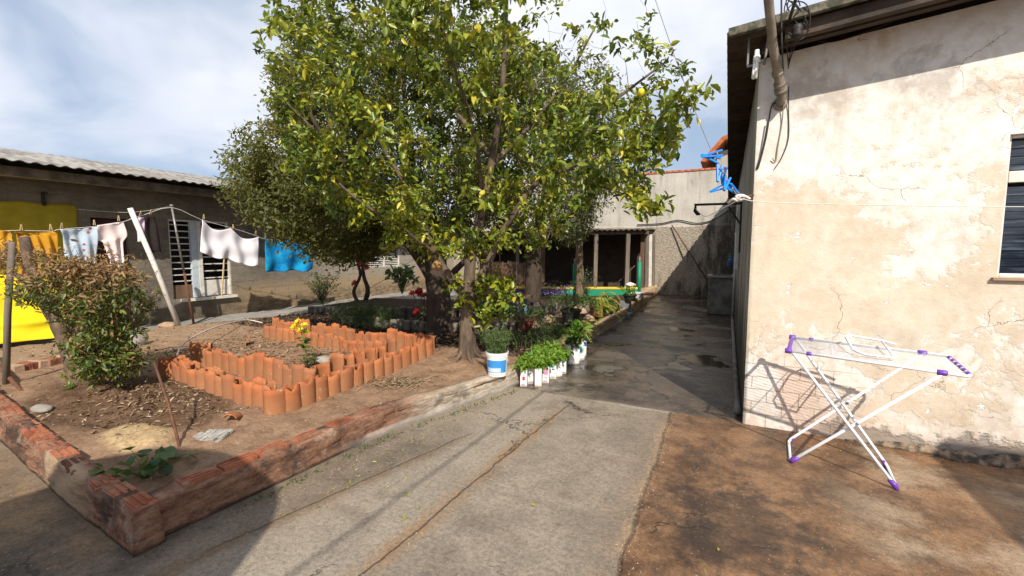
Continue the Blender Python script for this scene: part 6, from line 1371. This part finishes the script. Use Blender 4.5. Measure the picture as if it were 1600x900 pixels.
# ------------------------------------------------------------------ unseen tank and roof, made up behind the camera to shade the near corners
wt = empty('shade_tank', (-.35, -2.3, 0), 'unseen round tank on a base, added behind the viewpoint to cast shade', 'shadow caster')
m = MB(); m.box(-1.65, -.75, -2.5, -1.6, 0, 2.3); m.build('base', 'alley_wall_plaster', wt)  # base of the added unseen shade tank
m = MB(); m.lathe([(0, 0), (.75, 0), (.93, .25), (.97, .75), (.93, .80), (.55, 1.05), (0, 1.1)], 30, (-1.08, -2.0, 2.303)); m.build('tank', 'print_blue', wt)  # added unseen tank, there only to cast shade
ph = empty('shade_porch', (4.4, .5, 0), 'open porch with an unseen flat roof, added to shade the near right corner', 'shade_porch')
m = MB(); m.box(3.40, 6.3, -2.4, 1.75, 2.80, 2.88); m.build('roof', 'fibre_cement', ph)  # unseen roof, edges placed for the shadow at the lower right
for x, y in ((3.5, 1.6), (6.1, 1.6), (3.5, -2.2)): m = MB(); m.box(x - .07, x + .07, y - .07, y + .07, 0, 2.795); m.build('post', 'wood_brown', ph)

# ------------------------------------------------------------------ litter
def litter(name, n, area, hfn, mat, label, l0, l1, lo=0.0, hi=1.0, flat=.25):
    lv = Leaves(); k = 0
    while k < n:
        x, y = area()
        if x is None: continue
        z = hfn(x, y)
        if z < .03 and hfn is soil_h: k += 1; continue
        d = rvec(); d.z *= flat; l = U(l0, l1); lv.add((x, y, z + .004 + abs(d.z) * l * .3), d, Vector((0, 0, 1)) + rvec() * .5, l, l * U(.25, .5), U(lo, hi)); k += 1
    return tag(lv.build(name, mat, curl=.3, fold=.3), label, 'leaf litter', kind='stuff')
litter('mulch_litter', 7000, lambda: (U(-8.6, -2.4), U(5.1, 7.2)), soil_h, 'mulch_leaf', 'dark leaf mulch under the trees', .03, .09)
litter('dry_leaf_litter', 1500, lambda: (float(RNG.normal(-4.75, .42)), float(RNG.normal(2.1, .30))), soil_h, 'litter_leaf', 'dry leaves raked up before the front tiles', .015, .055, .0, .9)
litter('dry_leaf_litter', 1500, lambda: (U(-7.4, -3.9), U(3.1, 4.6)), soil_h, 'litter_leaf', 'dry leaf litter inside the tiled bed', .02, .07, .1, .9)
litter('dry_leaf_litter', 1400, lambda: (U(-9.3, -5.2), U(2.2, 6.2)), soil_h, 'litter_leaf', 'thin scatter of dry leaves behind the bed and bush', .02, .07, .1, .9)
litter('dry_leaf_litter', 900, lambda: (U(-6.8, -2.4), U(1.4, 5.2)), soil_h, 'litter_leaf', 'crumbs of dry leaves on the bare soil', .012, .035, .2, 1)
litter('fallen_leaves', 60, lambda: (garden_edge(3) + .2 + abs(float(RNG.normal(0, .25))), U(1.6, 4.4)), lambda x, y: .0, 'yellow_leaf', 'yellow leaves fallen on the concrete along the low wall', .02, .045, .5, 1, .1)
litter('fallen_leaves', 26, lambda: (U(-2.2, 2.0), U(1.5, 8)), lambda x, y: .0, 'yellow_leaf', 'few yellow leaves scattered over the yard concrete', .02, .04, .5, 1, .1)
lv = Leaves()
for i in range(160):
    y = U(1.5, 4.4); x = garden_edge(y) + .10 + U(-.02, .05); d = rvec(); d.z = abs(d.z) + .3; lv.add((x, y, 0), d, (0, -1, .2), U(.02, .05), .008, U(.2, .9))
tag(lv.build('joint_weeds', 'mid_leaf'), 'tiny weeds in the joint at the foot of the low wall', 'weeds', kind='stuff')
gr = MB(); rg = random.Random(9)
for i in range(1500):
    k = rg.random()
    if k < .35: x, y = -.44 + rg.gauss(0, .05), rg.uniform(1.4, 4.5)
    elif k < .6: x, y = rg.uniform(.2, 3.4), WY - .05 - abs(rg.gauss(0, .22))
    elif k < .75: x, y = -1.55 + rg.gauss(0, .06), rg.uniform(1.4, 4.0)
    else: yy = rg.uniform(1.4, 4.4); x, y = garden_edge(yy) + .16 + abs(rg.gauss(0, .12)), yy
    r = rg.uniform(.0015, .006) * (1.6 if rg.random() < .06 else 1); a = rg.uniform(0, 6)
    gr.add([(x + r * cos(a + q * 2.1), y + r * sin(a + q * 2.1) * rg.uniform(.6, 1.1), .0005) for q in range(3)] + [(x, y, r * rg.uniform(.5, 1.1))], [(0, 1, 3), (1, 2, 3), (2, 0, 3)])
tag(gr.build('grit', 'stone_tan'), 'grit and crumbs along the joints of the yard concrete', 'grit', kind='stuff')
